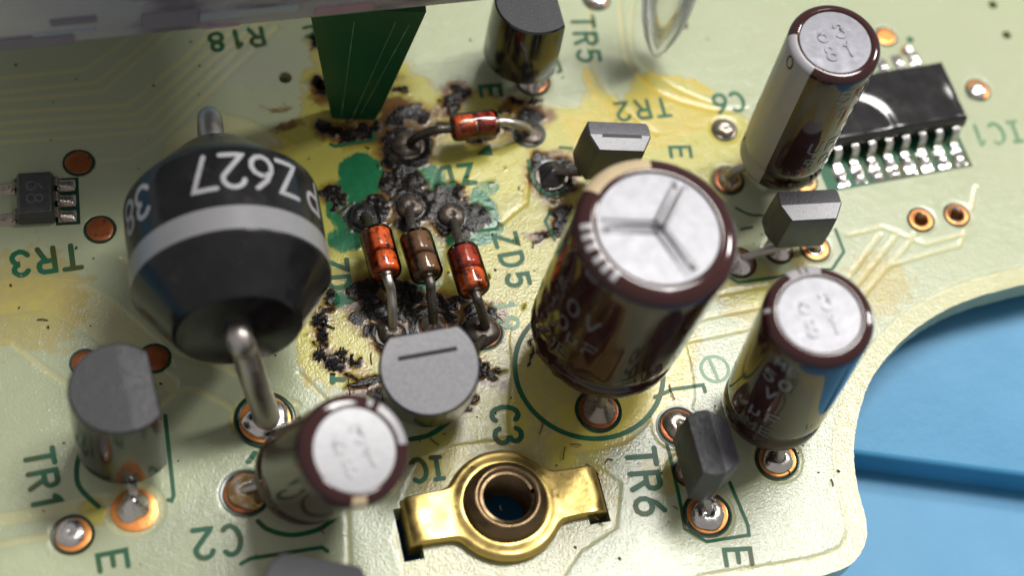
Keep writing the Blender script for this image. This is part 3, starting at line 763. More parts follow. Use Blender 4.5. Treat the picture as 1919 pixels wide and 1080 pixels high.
for pts, w, sm in [
    ([(151,848),(144,880),(150,915),(185,950)], 0.26, True), ([(310,780),(326,930),(322,940),(316,938)], 0.22, False),
    ([(452,1058),(470,1048),(604,1027),(614,1034)], 0.22, False), ([(484,978),(500,992),(530,1002),(560,1003),(600,992),(630,970)], 0.26, True),
    ([(770,824),(800,818),(822,806),(840,792)], 0.28, True), ([(478,850),(466,866)], 0.3, False),
    ([(1240,790),(1262,880),(1278,955)], 0.20, False), ([(1278,955),(1284,992),(1325,1016),(1404,1004),(1402,985),(1368,905)], 0.20, False),
    ([(1228,745),(1260,730),(1318,722),(1322,735)], 0.22, False), ([(1478,700),(1510,760),(1515,800),(1505,835)], 0.14, True),
    ([(910,95),(918,110),(930,128),(948,138)], 0.22, True), ([(1040,100),(1052,132),(1046,135)], 0.22, False),
    ([(990,300),(1000,340),(1022,366),(1060,362)], 0.20, False), ([(1072,278),(1050,276)], 0.2, False),
    ([(1380,390),(1405,402),(1430,404)], 0.16, True), ([(1368,520),(1384,530),(1560,505),(1582,472),(1566,430)], 0.20, False), ([(1390,430),(1410,426)], 0.16, False),
    ([(620,270),(628,274),(702,262),(700,250)], 0.2, False), ([(1030,400),(1022,415),(1040,450)], 0.2, False),
    ([(570,52),(588,48),(592,64),(575,68)], 0.22, False)]:
    board_line(pts, w, sm)
# round outline of the big capacitor and its polarity sign
c = B(1105, 693); board_circle = [(c.x + 4.15*math.cos(a), c.y + 4.15*math.sin(a)) for a in np.linspace(math.radians(20), math.radians(20)+2*math.pi, 90)]
mb = MB(); ribbon(mb, board_circle, 0.28, lambda a, b, l=0.0: (a, b, height_at(a, b) + 0.016), step=0.3, closed=True); mb.build('printed_outline', 'ink', BOARD, smooth=False)
c2_ = B(1340, 692); ring = [(c2_.x + 0.78*math.cos(a), c2_.y + 0.78*math.sin(a)) for a in np.linspace(0, 2*math.pi, 40)]
mb = MB(); ribbon(mb, ring, 0.20, lambda a, b, l=0.0: (a, b, height_at(a, b) + 0.014), closed=True)
ribbon(mb, [Bv(1329, 672), Bv(1346, 712)], 0.20, lambda a, b, l=0.0: (a, b, height_at(a, b) + 0.020)); mb.build('printed_outline', 'ink_worn', BOARD, smooth=False)
# diode arrow beside the upper diode
t_ = [B(893, 290), B(918, 268), B(925, 292)]
link_mesh('printed_arrow', [(p.x, p.y, height_at(p.x, p.y) + 0.02) for p in t_], [(0, 1, 2)] if (t_[1]-t_[0]).cross(t_[2]-t_[0]).z > 0 else [(0, 2, 1)], 'ink', BOARD, smooth=False)

# =============================================================== pads and solder joints
def wobble(seed, amp=0.05):
    ph = [random.Random(seed*7 + k).uniform(0, 6.28) for k in range(4)]
    return lambda a, z, r: 1 + amp*(math.sin(2*a+ph[0]) + 0.7*math.sin(3*a+ph[1]) + 0.5*math.sin(5*a+ph[2]))
_pad = [0]
def pad(px, py, r, solder='solder', sr=0.8, sh=0.5, copper='copper', off=(0, 0), ring=True, hole=None):
    _pad[0] += 1
    c = B(px, py); z = -0.045
    p_ = bpy.data.objects.new('solder_pad', None); COL.objects.link(p_); p_.parent = BOARD; p_.location = c
    M = Matrix.Translation(c)
    if ring:
        mb = MB(); mb.lathe([(r*1.20, 0.0), (r*1.18, 0.022), (r*1.02, 0.020), (r*0.98, -0.01)], 40, wob=wobble(_pad[0], 0.008))
        mb.build('clearance_ring', 'mask_ring', p_, M)
    mb = MB(); inner = hole if hole else 0.02
    mb.lathe([(r, -0.03), (r*0.985, 0.030), (r*0.93, 0.048), ((r+inner)*0.5, 0.052), (inner, 0.045)] + ([(inner, -1.5)] if hole else []), 40, wob=None if hole else wobble(_pad[0]+50, 0.015))
    mb.build('copper_ring', copper, p_, M)
    if solder:
        mb = MB(); R2 = r*sr
        if hole:
            mb.lathe([(R2, 0.048), (R2*0.95, 0.12), ((R2+hole)/2, 0.15), (hole*0.97, 0.09), (hole*0.93, -0.4)], 32, wob=wobble(_pad[0]+90, 0.02))
        else:
            prof = [(R2, 0.046)] + [(R2*math.cos(t*math.pi/2) + 0.02, 0.05 + sh*math.sin(t*math.pi/2)*(1 - 0.35*t**6)) for t in np.linspace(0.05, 0.97, 10)] if sh <= 0.55 else [(R2, 0.046)] + [(R2*(1-t)**0.75 * (1 - 0.10*t) + 0.03, 0.05 + sh*(0.55*t**1.6 + 0.45*math.sin(t*math.pi/2))) for t in np.linspace(0.06, 0.98, 9)]
            mb.lathe(prof, 32, cap1=True, wob=wobble(_pad[0]+90, 0.03 + 0.05*random.random()))
        mb.build('solder_fillet', solder, p_, Matrix.Translation(c + Vector((off[0] + random.uniform(-.07, .07), off[1] + random.uniform(-.07, .07), 0))), sharp=70)
    return c
PADS = {}
pad(148, 305, 0.75, None, copper='copper_dark'); pad(188, 430, 0.75, None, copper='copper_dark')
pad(290, 672, 0.75, None, copper='copper_dark'); pad(160, 680, 0.7, None, copper='copper_dark')
pad(1660, 68, 0.62, None); pad(1833, 168, 0.70, 'solder', 0.85, 0.35, off=(-0.1, -0.1))
pad(137, 1003, 0.92, 'solder', 0.80, 0.30, off=(-0.12, 0.02)); pad(253, 957, 1.20, 'solder', 0.72, 0.95, off=(0, 0.15), ring=False)
pad(460, 925, 1.12, 'solder_flux', 0.9, 0.55, copper='copper_dark', off=(0.1, 0)); pad(497, 787, 1.38, 'solder', 0.85, 0.55, copper='copper')
pad(1000, 152, 0.90, 'solder', 0.95, 0.9, copper='copper_dark', off=(0, 0.05)); pad(1122, 770, 1.10, 'solder_dull', 0.85, 0.8, copper='copper_dark')
pad(1457, 862, 1.05, 'solder', 0.80, 0.5); pad(1326, 965, 1.12, 'solder', 0.84, 0.5); pad(1272, 800, 1.05, 'solder_dull', 0.85, 0.45, copper='copper_dark'); pad(1292, 884, 0.80, 'solder_dull', 0.9, 0.5, copper='copper_dark')
pad(1365, 338, 0.85, 'solder_flux', 0.85, 0.5, copper='copper_dark'); pad(1505, 338, 0.78, 'solder', 0.6, 0.3, off=(0.15, -0.1))
pad(1385, 492, 0.88, 'solder', 0.92, 0.6, copper='copper_dark'); pad(1460, 470, 0.75, 'solder', 0.95, 0.6, copper='copper_dark'); pad(1528, 465, 0.80, 'solder', 0.7, 0.3, hole=0.36)
pad(1726, 412, 0.72, 'solder', 0.74, 0.2, hole=0.46); pad(1793, 403, 0.70, 'solder', 0.8, 0.2, hole=0.44); pad(1358, 243, 0.68, 'solder_dull', 0.9, 0.35, copper='solder_dull')
pad(1118, -2, 0.75, 'solder', 0.9, 0.4); pad(1700, 95, 0.4, 'solder', 0.9, 0.3, ring=False)
pad(905, 622, 1.0, 'solder_burnt', 0.95, 0.4, copper='copper_dark'); pad(735, 625, 0.8, 'solder_burnt', 0.95, 0.5, copper='copper_dark'); pad(812, 612, 0.8, 'solder_dull', 0.9, 0.6, copper='copper_dark')
pad(765, 272, 0.95, 'solder_burnt', 0.9, 0.25, copper='solder_burnt', ring=False); pad(992, 250, 0.85, 'solder_burnt', 0.9, 0.2, copper='solder_burnt'); pad(1034, 330, 0.95, 'char', 0.95, 0.6, copper='solder_dull')
pad(678, 408, 0.85, 'char', 0.9, 0.3, copper='char'); pad(770, 388, 0.85, 'solder_burnt', 0.9, 0.4, copper='char', ring=False); pad(848, 405, 0.85, 'solder_burnt', 0.9, 0.45, copper='char', ring=False)

# =============================================================== electrolytic capacitors
def capacitor(label, base_px, z0, top_px, R, L, pads, stripe=None, stripe_mat='sleeve_stripe', top_mat='aluminium', vent=False, emboss=None, emboss_ang=0.0, prints=(), marks=(), melt=None, ticks=(), disc=0.74, hint=None):
    b = B(*base_px, z0); t = raise_to(b, *top_px, L); ax = (t - b).normalized()
    M = frame(b, ax, hint or (1, 0, 0))
    root = thing('electrolytic_capacitor', label, 'capacitor', B(*base_px, 0), 'brown sleeved electrolytic capacitors')
    rs = 0.16*R
    prof = [(0.55*R, 0.10), (0.72*R, 0.02), (0.86*R, 0.06), (0.95*R, 0.20), (0.985*R, 0.45), (0.985*R, 1.0), (0.955*R, 1.25), (0.925*R, 1.45), (0.925*R, 1.55), (0.955*R, 1.75), (0.99*R, 2.0), (R, 2.3)]
    for k in range(1, 13): prof.append((R, 2.3 + (L - rs - 2.3)*k/12))
    for k in range(1, 9):
        a = math.pi/2*k/8; prof.append((R - rs*(1-math.cos(a))*1.15, L - rs + rs*math.sin(a)))
    ri = disc*R
    prof += [(ri + 0.06*R, L + 0.015), (ri + 0.012*R, L - 0.01), (ri, L - 0.06), (ri, L - 0.22)]
    wob = None
    if melt:
        def wob(a, z, r, m=melt):
            d = abs((a - m[0] + math.pi) % (2*math.pi) - math.pi)
            k = max(0, 1 - d/m[1]) * max(0, min(1, (m[2]-z)/3)) * (1 if z > 0.3 else 0.3)
            return 1 + m[3]*k*(math.sin(a*17+z*2.1)+math.sin(a*31-z*3.7)+0.8*math.sin(z*5.3+a*9))
    mb = MB(); mb.lathe(prof, 120 if melt else 72, wob=wob); sl = mb.build('plastic_sleeve', 'sleeve', root, M, sharp=60)
    # rubber bung
    mb = MB(); mb.lathe([(0.001, 0.16), (0.6*R, 0.16), (0.62*R, 0.30)], 32); mb.build('rubber_bung', 'epoxy_dark', root, M)
    # metal end of the can, pressed vents or numbers in real relief
    mb = MB(); nr, na = (34, 120) if vent else (14, 64)
    k0 = 0
    for j in range(nr + 1):
        r = (ri + 0.005) * j / nr
        for i in range(na):
            a = 2*math.pi*i/na; x, y = r*math.cos(a), r*math.sin(a); h = L - 0.055 - 0.05*(r/ri)**6*0
            h += 0.03*(1-(r/ri)**2)
            if vent:
                for q in vent:
                    dx, dy = math.cos(q), math.sin(q); s_ = x*dx + y*dy; w_ = abs(-x*dy + y*dx)
                    if -0.12 < s_ < ri*0.93: h -= 0.055*max(0, 1-(w_/0.13)**2)**0.7 - 0.075*math.exp(-((w_-0.24)/0.11)**2)
            mb.v.append((x, y, h))
    for j in range(nr):
        for i in range(na):
            i2 = (i+1) % na; mb.f.append((j*na+i, (j+1)*na+i, (j+1)*na+i2, j*na+i2))
    can = mb.build('can_end', top_mat, root, M, sharp=50)
    if emboss:
        ca, sa = math.cos(emboss_ang), math.sin(emboss_ang)
        for ri_, row in enumerate(emboss):
            mb = MB(); yy = (0.5 - ri_) * 0.62 * ri
            def mp(u, v, l=0.0, yy=yy):
                v = v + yy; x = u*ca - v*sa; y = u*sa + v*ca
                return (x, y, L - 0.03 + l)
            glyphs(mb, row, 0.44*ri, 0.09*ri, mp, spacing=1.25, th=0.045)
            mb.build('stamped_digits', top_mat, can, M)
    # printed stripe and figures follow the sleeve
    if stripe:
        pr = [(r + 0.012, z + (0.010 if z > L - rs else 0)) for r, z in prof if z > 1.9 or r > 0.9*R]
        pr = [p for p in pr if p[1] > 0.2][:-3]
        mb = MB(); mb.lathe(pr, 14, a0=stripe[0], a1=stripe[1]); mb.build('polarity_stripe', stripe_mat, sl, M, sharp=60)
    for (txt, ang, z, size, w, m_) in prints:
        def mp(u, v, l=0.0, ang=ang, z=z):
            a = ang + u/R; zz = z + v
            rr = R if zz < L - rs else R - rs*(1 - math.sqrt(max(0, 1 - ((zz-(L-rs))/rs)**2)))*1.15 if zz < L else R - rs*1.15
            if zz < 2.0: rr = 0.99*R
            return ((rr + 0.016 + l)*math.cos(a), (rr + 0.016 + l)*math.sin(a), min(zz, L + 0.02))
        mb = MB(); glyphs(mb, txt, size, w, mp, spacing=1.0); mb.build('printed_figures', m_, sl, M, smooth=False)
    for (a0, a1, s0, s1, m_) in marks:                       # marks lying on the rolled shoulder
        pr = []
        for k in range(9):
            a = math.pi/2*(s0 + (s1-s0)*k/8); pr.append((R - rs*(1-math.cos(a))*1.15 + 0.02*math.cos(a), L - rs + rs*math.sin(a) + 0.024*math.sin(a)))
        mb = MB(); mb.lathe(pr, 8, a0=a0, a1=a1); mb.build('printed_figures', m_, sl, M, sharp=60)
    # two leads
    for k, pd in enumerate(pads):
        q = B(*pd); off = M.to_3x3() @ Vector((0, 0, 0.16)); s0 = q - b; s0.z = 0
        s0 = s0.normalized() * min(s0.length, 0.55*R)
        st = b + off + s0
        mb = MB(); mb.tube(bezier([st, st.lerp(q, 0.35) + Vector((0, 0, 0.0)), Vector((q.x, q.y, st.z*0.35)), Vector((q.x, q.y, -0.1))], 6), 0.26, 12)
        mb.build('lead', 'wire', root)
    return root, M
PI = math.pi
C3, M3 = capacitor('largest brown electrolytic capacitor, three-armed vent on its silver top, scorched sleeve', (1130, 624), 3.6, (1235, 427), 4.12, 11.6, [(1122, 768), (1095, 610)],
    stripe=(math.radians(82), math.radians(140)), stripe_mat='sleeve_stripe_scorched', vent=(math.radians(172), math.radians(52), math.radians(292)),
    melt=(math.radians(195), 0.9, 8.5, 0.012),
    prints=[('50V', math.radians(205), 7.3, 1.25, 0.17, 'sleeve_print_dim'), ('10', math.radians(195), 5.4, 1.1, 0.17, 'sleeve_print_dim'), ('uF', math.radians(222), 5.0, 1.0, 0.16, 'sleeve_print_dim'), ('ME', math.radians(205), 3.2, 0.9, 0.14, 'sleeve_print_dim'), ('0', math.radians(283), 3.0, 0.7, 0.10, 'epoxy_dark')],
    marks=[(math.radians(a), math.radians(a+5), 0.55, 0.98, 'sleeve_stripe') for a in (170, 179, 188, 199, 208, 217)])
C6, M6 = capacitor('tall brown electrolytic capacitor beside the black glossy chip', (1462, 296), 2.3, (1567, 77), 2.50, 12.2, [(1365, 338), (1505, 338)],
    stripe=(math.radians(160), math.radians(222)), top_mat='aluminium_shaded', emboss=('63', '81'), emboss_ang=math.radians(8), disc=0.76,
    prints=[('50', math.radians(290), 10.6, 1.2, 0.18, 'sleeve_print_dim'), ('1', math.radians(283), 8.9, 1.0, 0.17, 'sleeve_print_dim'), ('UF', math.radians(283), 5.3, 1.1, 0.17, 'sleeve_print_dim'), ('50', math.radians(283), 3.6, 1.0, 0.16, 'sleeve_print_dim'), ('1', math.radians(262), 1.0, 0.8, 0.13, 'sleeve_print_dim'), ('ME', math.radians(310), 1.0, 0.8, 0.13, 'sleeve_print_dim'), ('0', math.radians(190), 11.4, 0.9, 0.12, 'epoxy_dark')])
C4, M4 = capacitor('brown electrolytic capacitor leaning at the board edge beside the blue mat', (1446, 764), 1.7, (1537, 589), 2.80, 11.2, [(1457, 862), (1400, 735)],
    stripe=(math.radians(72), math.radians(112)), emboss=('63', '81'), emboss_ang=math.radians(2), disc=0.74,
    prints=[('ME', math.radians(225), 9.9, 0.75, 0.13, 'sleeve_print'), ('50', math.radians(222), 8.2, 0.95, 0.15, 'sleeve_print'), ('V', math.radians(222), 6.6, 0.9, 0.15, 'sleeve_print'), ('uF', math.radians(226), 4.2, 0.95, 0.16, 'sleeve_print'), ('ME', math.radians(226), 2.6, 0.9, 0.15, 'sleeve_print_dim')],
    marks=[(math.radians(88), math.radians(90), 0.1, 1.0, 'sleeve'), (math.radians(96), math.radians(98), 0.1, 1.0, 'sleeve'), (math.radians(163), math.radians(168), 0.35, 0.8, 'sleeve_stripe'), (math.radians(340), math.radians(352), 0.2, 0.7, 'sleeve_stripe')])
C2, M2 = capacitor('blurred brown electrolytic capacitor tilted towards the brass nut', (568, 890), 1.4, (666, 844), 2.72, 9.2, [(460, 925), (590, 905)],
    stripe=(math.radians(0), math.radians(52)), disc=0.74, top_mat='aluminium_lit', emboss=('63', '81'), emboss_ang=math.radians(20),
    marks=[(math.radians(60), math.radians(66), 0.5, 1.0, 'sleeve_stripe'), (math.radians(258), math.radians(275), 0.1, 1.0, 'sleeve_stripe_scorched')])

# =============================================================== moulded transistors
def d_outline(r, flat, n=40):
    a = math.acos(flat / r)
    return [(r*math.cos(a + (2*math.pi-2*a)*k/n), r*math.sin(a + (2*math.pi-2*a)*k/n)) for k in range(n+1)]   # flat side towards +x
def moulded_body(outline, H, ridge_x, drop_plus, drop_minus, taper=0.97, waist=None):
    """vertical body: outline at the foot, slightly tapered; the top folds along x = ridge_x"""
    mb = MB(); n = len(outline)
    def top(x, y): return H - (drop_plus*max(0, x-ridge_x) + drop_minus*max(0, ridge_x-x))
    rings = [(0.0, 0.985), (0.06, 1.0), (H*0.5, 1.0 if waist is None else waist), None]
    for z, s in rings[:3]:
        for x, y in outline: mb.v.append((x*s, y*s, z))
    k1 = len(mb.v)
    tops = [(x*taper, y*taper) for x, y in outline]
    for x, y in tops: mb.v.append((x, y, top(x, y) - 0.09))
    ins = 0.955
    for x, y in tops: mb.v.append((x*ins, y*ins, top(x*ins, y*ins)))
    for j in range(4):
        for i in range(n):
            i2 = (i+1) % n; mb.f.append((j*n+i, j*n+i2, (j+1)*n+i2, (j+1)*n+i))
    mb.f.append(tuple(reversed(range(n))))
    # split the top along the ridge
    k = 4*n; pos = [i for i in range(n) if mb.v[k+i][0] > ridge_x]; 
    side = [mb.v[k+i][0] > ridge_x for i in range(n)]
    cross = [i for i in range(n) if side[i] != side[(i+1) % n]]
    if len(cross) == 2:
        ridge_pts = []
        for i in cross:
            a = mb.v[k+i]; b = mb.v[k+(i+1) % n]; t = (ridge_x-a[0])/(b[0]-a[0]); yy = a[1]+(b[1]-a[1])*t
            mb.v.append((ridge_x, yy, H)); ridge_pts.append(len(mb.v)-1)
        i = (cross[0]+1) % n; f1 = [ridge_pts[0]]
        while True:
            f1.append(k+i)
            if i == cross[1]: break
            i = (i+1) % n
        f1.append(ridge_pts[1])
        i = (cross[1]+1) % n; f2 = [ridge_pts[1]]
        while True:
            f2.append(k+i)
            if i == cross[0]: break
            i = (i+1) % n
        f2.append(ridge_pts[0])
        mb.f += [tuple(f1), tuple(f2)]
    else: mb.f.append(tuple(k+i for i in range(n)))
    return mb
def transistor(name, label, group, outline, top_px, z_top, H, xdir, pads, ridge=0.0, dp=0.1, dm=0.02, body='epoxy', topm='epoxy_face', lean=(0, 0), lead_mat='wire', lead_x=0.0, pitch=1.27, lead_r=0.24, slot=None, taper=0.97, cat='transistor', frontm=None):
    tp = B(*top_px, z_top); z = Vector((lean[0], lean[1], 1)).normalized()
    foot = tp - z*H
    M = frame(foot, z, xdir)
    root = thing(name, label, cat, (foot.x, foot.y, 0), group)
    mb = moulded_body(outline, H, ridge, dp, dm, taper)
    o = mb.build('moulded_body', body, root, M, sharp=32)
    o.data.materials.append(MATS[topm])
    zt = M.to_3x3() @ Vector((0, 0, 1)); xt = M.to_3x3() @ Vector((1, 0, 0))
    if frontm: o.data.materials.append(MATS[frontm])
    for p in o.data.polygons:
        if p.normal.dot(zt) > 0.85: p.material_index = 2 if frontm and p.normal.dot(xt) > 0.05 else 1  # front facet takes the tone with reflected sheen painted in
    if slot:
        mb = MB(); mb.box((slot[0], slot[1], H - slot[5] - 0.02), (slot[2], slot[3], 0.05)); mb.build('mould_slot', 'epoxy_dark', root, M, smooth=False)
    for k, pd in enumerate(pads):
        q = B(*pd); st = M @ Vector((lead_x, (k - (len(pads)-1)/2)*pitch, 0.1))
        d = M.to_3x3() @ Vector((0, 0, -1))
        mb = MB(); mb.tube(bezier([st, st + d*min(0.8, st.z*0.35), q.lerp(st, 0.35), Vector((q.x, q.y, 0.35)), Vector((q.x, q.y, -0.1))], 5), lead_r, 8)
        mb.build('lead', lead_mat, root)
    return root, M
DO = d_outline(2.5, 1.45)
XIMG = dirv(235, 850, 100, -14)
transistor('transistor', 'black D-shaped transistor standing beside the TR1 lettering', 'D-shaped black transistors', [(x, y) for x, y in d_outline(2.55, 1.75)], (224, 727), 7.6, 6.1, dirv(235, 850, 100, -20), [(268, 800), (262, 870), (253, 955)][::-1], ridge=0.35, dp=0.20, dm=0.0, body='epoxy_gloss', topm='epoxy_face')
transistor('transistor', 'black D-shaped transistor cut by the top edge above the TR5 joint', 'D-shaped black transistors', d_outline(2.35, 1.5), (1002, 2), 6.9, 4.9, dirv(1000, 60, 100, -10), [(1000, 152), (985, 110), (975, 80)], ridge=0.3, dp=0.15, dm=0.0, body='epoxy_gloss', topm='epoxy_face')
transistor('voltage_regulator', 'D-shaped regulator with a painted pale sheen and a slot on top, below the glass diodes', None, d_outline(2.62, 1.85), (806, 686), 7.4, 5.0, dirv(806, 690, -20, -100), [(735, 640), (812, 640), (905, 640)][::-1], ridge=0.4, dp=0.06, dm=0.02, body='epoxy_gloss', topm='epoxy_sheen', slot=(0.62, 0.0, 0.22, 3.0, 0.1, 0.0), lean=(-0.13, -0.32), lead_mat='wire_burnt', cat='regulator')  # top colour carries the sheen of reflected light
transistor('transistor', 'black transistor top cut by the bottom edge of the picture', None, d_outline(2.6, 1.75), (590, 1108), 6.8, 4.8, dirv(590, 1000, 20, -100), [(560, 1090), (600, 1095), (640, 1085)], ridge=0.4, dp=0.2, dm=0.0, body='epoxy', topm='epoxy_face')
def sip_outline(w, t, ch, back=0.25):
    # long side along y, front (+x) has cut corners
    return [(-t/2, -w/2 + back*0.4), (-t/2, w/2 - back*0.4), (-t/2 + back, w/2), (t*0.02, w/2), (t/2, w/2-ch), (t/2, -w/2+ch), (t*0.02, -w/2), (-t/2 + back, -w/2)][::-1]
SO = sip_outline(3.75, 2.0, 0.50)
transistor('small_transistor', 'small grey block transistor on charred legs behind the largest capacitor', 'small block transistors', SO, (1163, 253), 5.4, 3.1, dirv(1163, 255, 16, 100), [(1034, 330), (1120, 330), (1180, 320)][::-1], ridge=0.0, dp=0.16, dm=0.10, topm='epoxy_faint_sheen', frontm='epoxy_sheen', lean=(0.10, 0.02), lead_mat='wire_burnt', lead_x=0.0, pitch=1.2, slot=(0.05, 0.1, 0.20, 2.3, 0.1, 0.0))
transistor('small_transistor', 'small grey block transistor between the chip and the board-edge capacitor', 'small block transistors', SO, (1521, 382), 5.4, 3.1, dirv(1521, 382, 26, 100), [(1385, 492), (1460, 470), (1528, 465)][::-1], ridge=0.0, dp=0.14, dm=0.10, topm='epoxy_face', frontm='epoxy_sheen', lean=(0.02, 0.0), lead_mat='wire', pitch=1.2)
transistor('small_transistor', 'small dark block transistor turned sideways beside the TR6 lettering', 'small block transistors', sip_outline(3.9, 2.25, 0.7, 0.6), (1341, 828), 5.0, 3.1, dirv(1341, 828, 100, -14), [(1326, 960), (1292, 884), (1272, 805)], ridge=0.12, dp=0.16, dm=0.10, topm='epoxy_face', frontm='epoxy_faint_sheen', lean=(0.04, 0.03), lead_mat='wire', pitch=1.2)

# =============================================================== the big black diode
def big_diode():
    near_ = B(447, 622, 7.3); far_ = B(403, 290, 6.4)
    ax = (far_ - near_); L = ax.length
    M = frame(near_, ax, (0, 0, 1))                # local +x is up
    root = thing('power_diode', 'big black barrel diode with a grey band and white printed figures', 'diode', B(447, 610, 0))
    R = 5.05; c0 = 2.7; c1 = L - 3.3
    prof = [(0.001, 0.0), (3.05, 0.0), (3.2, 0.05), (3.3, 0.2)]
    prof += [(3.3 + (R-0.12-3.3)*k/6, 0.2 + (c0-0.15-0.2)*k/6) for k in range(1, 7)] + [(R-0.05, c0-0.03), (R-0.012, c0+0.12), (R, c0+0.3)]
    prof += [(R, c0+0.2+(c1-0.2-c0-0.2)*k/8) for k in range(1, 9)] + [(R-0.05, c1), (R-0.22, c1+0.25)]
    prof += [(R-0.22-(R-0.22-2.1)*k/6, c1+0.25+(L-0.2-c1-0.25)*k/6) for k in range(1, 7)] + [(1.95, L-0.05), (1.8, L), (0.001, L)]
    mb = MB(); mb.lathe(prof, 96); body = mb.build('moulded_body', 'diode_body', root, M, sharp=62)
    b0, b1 = c0 + 0.05, c0 + 1.45
    mb = MB(); mb.lathe([(R-0.01, b0), (R+0.012, b0+0.02), (R+0.012, b1-0.02), (R-0.01, b1)], 96); mb.build('cathode_band', 'diode_band', body, M)
    # figures run round the barrel and stand on their heads for the viewer
    def mp_at(a_mid, z_mid):
        def f(u, v, l=0.0):
            a = a_mid - u*0.95/R
            return ((R+0.012+l)*math.cos(a), (R+0.012+l)*math.sin(a), z_mid - v)
        return f
    for txt, deg, sp in (('P', 62, 1), ('Z627', 14, 0.78), ('38', -61, 0.80)):
        mb = MB(); glyphs(mb, txt, 2.0 if txt != '38' else 1.8, 0.27, mp_at(math.radians(DIODE_SIGN*deg), (b1 + c1)/2 + 0.25), spacing=sp)
        mb.build('printed_figures', 'diode_print', body, M, smooth=False)
    q = B(500, 787); e = near_ - ax.normalized()*0.0
    d = -ax.normalized()
    pts = [near_ - d*0.4, near_ + d*0.5, B(459, 655, 6.3), B(474, 705, 4.6), B(490, 750, 2.5), B(499, 778, 0.9), Vector((q.x, q.y, -0.2))]
    mb = MB(); mb.tube(bezier(pts, 8), 0.72, 18); mb.build('lead', 'wire', root)
    f0 = B(387, 238, 6.4); dd = ax.normalized()
    pts = [far_ - dd*0.4, far_ + dd*1.2, far_ + dd*2.3 + Vector((0, 0, -0.05)), far_ + dd*2.95 + Vector((0, 0, -0.7)), far_ + dd*3.1 + Vector((0, 0, -2.0)), far_ + dd*3.1 + Vector((0, 0, -6.5))]
    mb = MB(); mb.tube(bezier(pts, 8), 0.66, 18); mb.build('lead', 'wire', root)
DIODE_SIGN = 1
big_diode()

# =============================================================== small glass diodes
def glass_diode(label, a_px, za, b_px, zb, leads, colours, r=0.92):
    A = B(*a_px, za); Bq = B(*b_px, zb); ax = Bq - A; L = ax.length; M = frame(A, ax, (0, 0, 1))
    root = thing('glass_diode', label, 'diode', (0.5*(A.x+Bq.x), 0.5*(A.y+Bq.y), 0), 'scorched glass diodes')
    def caps(rr, z0, z1, e): 
        p = [(0.001, z0)]
        for k in range(1, 6): a = math.pi/2*k/5; p.append((rr - e + e*math.sin(a), z0 + e - e*math.cos(a)))
        for k in range(1, 4): p.append((rr, z0 + e + (z1-z0-2*e)*k/3))
        for k in range(1, 6): a = math.pi/2*k/5; p.append((rr - e + e*math.cos(a), z1 - e + e*math.sin(a)))
        p.append((0.001, z1)); return p
    mb = MB(); mb.lathe(caps(r, 0, L, 0.38), 40); mb.build('glass_tube', 'glass', root, M)
    m = L*0.52
    for (z0, z1, c) in ((0.17, m-0.05, colours[0]), (m+0.07, L-0.20, colours[1])):
        mb = MB(); mb.lathe(caps(r*0.86, z0, z1, 0.22), 32); mb.build('coloured_slug', c, root, M)
    mb = MB(); mb.lathe([(r*0.45, m-0.06), (r*0.45, m+0.08)], 20); mb.build('chip_spring', 'wire', root, M)
    for (start, pts, w) in leads:
        s = A if start == 0 else Bq; d = ax.normalized() * (-1 if start == 0 else 1)
        P = [s - d*0.2, s + d*0.35] + [B(x, y, z) for (x, y, z) in pts]
        mb = MB(); bz = bezier(P, 6); mb.tube(bz, [0.27 + 0.10*max(0, 1-k/4) for k in range(len(bz))], 10); mb.build('lead', w, root)
    return root
glass_diode('glass diode lying across the char above the ZD lettering', (845, 240), 2.0, (934, 229), 2.0, [(0, [(815, 243, 1.9), (785, 255, 1.1), (768, 268, 0.0)], 'wire_burnt'), (1, [(960, 231, 1.9), (985, 238, 1.0), (992, 248, 0.0)], 'wire')], ('glass_red', 'glass_red_dim'), r=0.82)
glass_diode('brightest orange glass diode, nearest the black barrel diode', (702, 430), 2.4, (726, 519), 2.4, [(0, [(692, 412, 1.8), (684, 404, 0.2)], 'wire_burnt'), (1, [(733, 545, 2.0), (736, 585, 1.2), (737, 622, 0.0)], 'wire')], ('glass_red', 'glass_red'))
glass_diode('smoked dark brown glass diode between two red ones', (776, 437), 2.4, (804, 523), 2.4, [(0, [(770, 415, 2.0), (768, 395, 0.3)], 'wire_burnt'), (1, [(808, 545, 2.1), (811, 580, 1.3), (813, 612, 0.1)], 'wire_burnt')], ('glass_brown', 'glass_brown'))
glass_diode('dull red glass diode beside the ZD5 lettering', (864, 463), 2.4, (892, 550), 2.4, [(0, [(857, 440, 2.0), (851, 415, 0.3)], 'wire_burnt'), (1, [(899, 570, 2.1), (907, 598, 1.0), (911, 618, 0.1)], 'wire_burnt')], ('glass_red_dim', 'glass_red'))

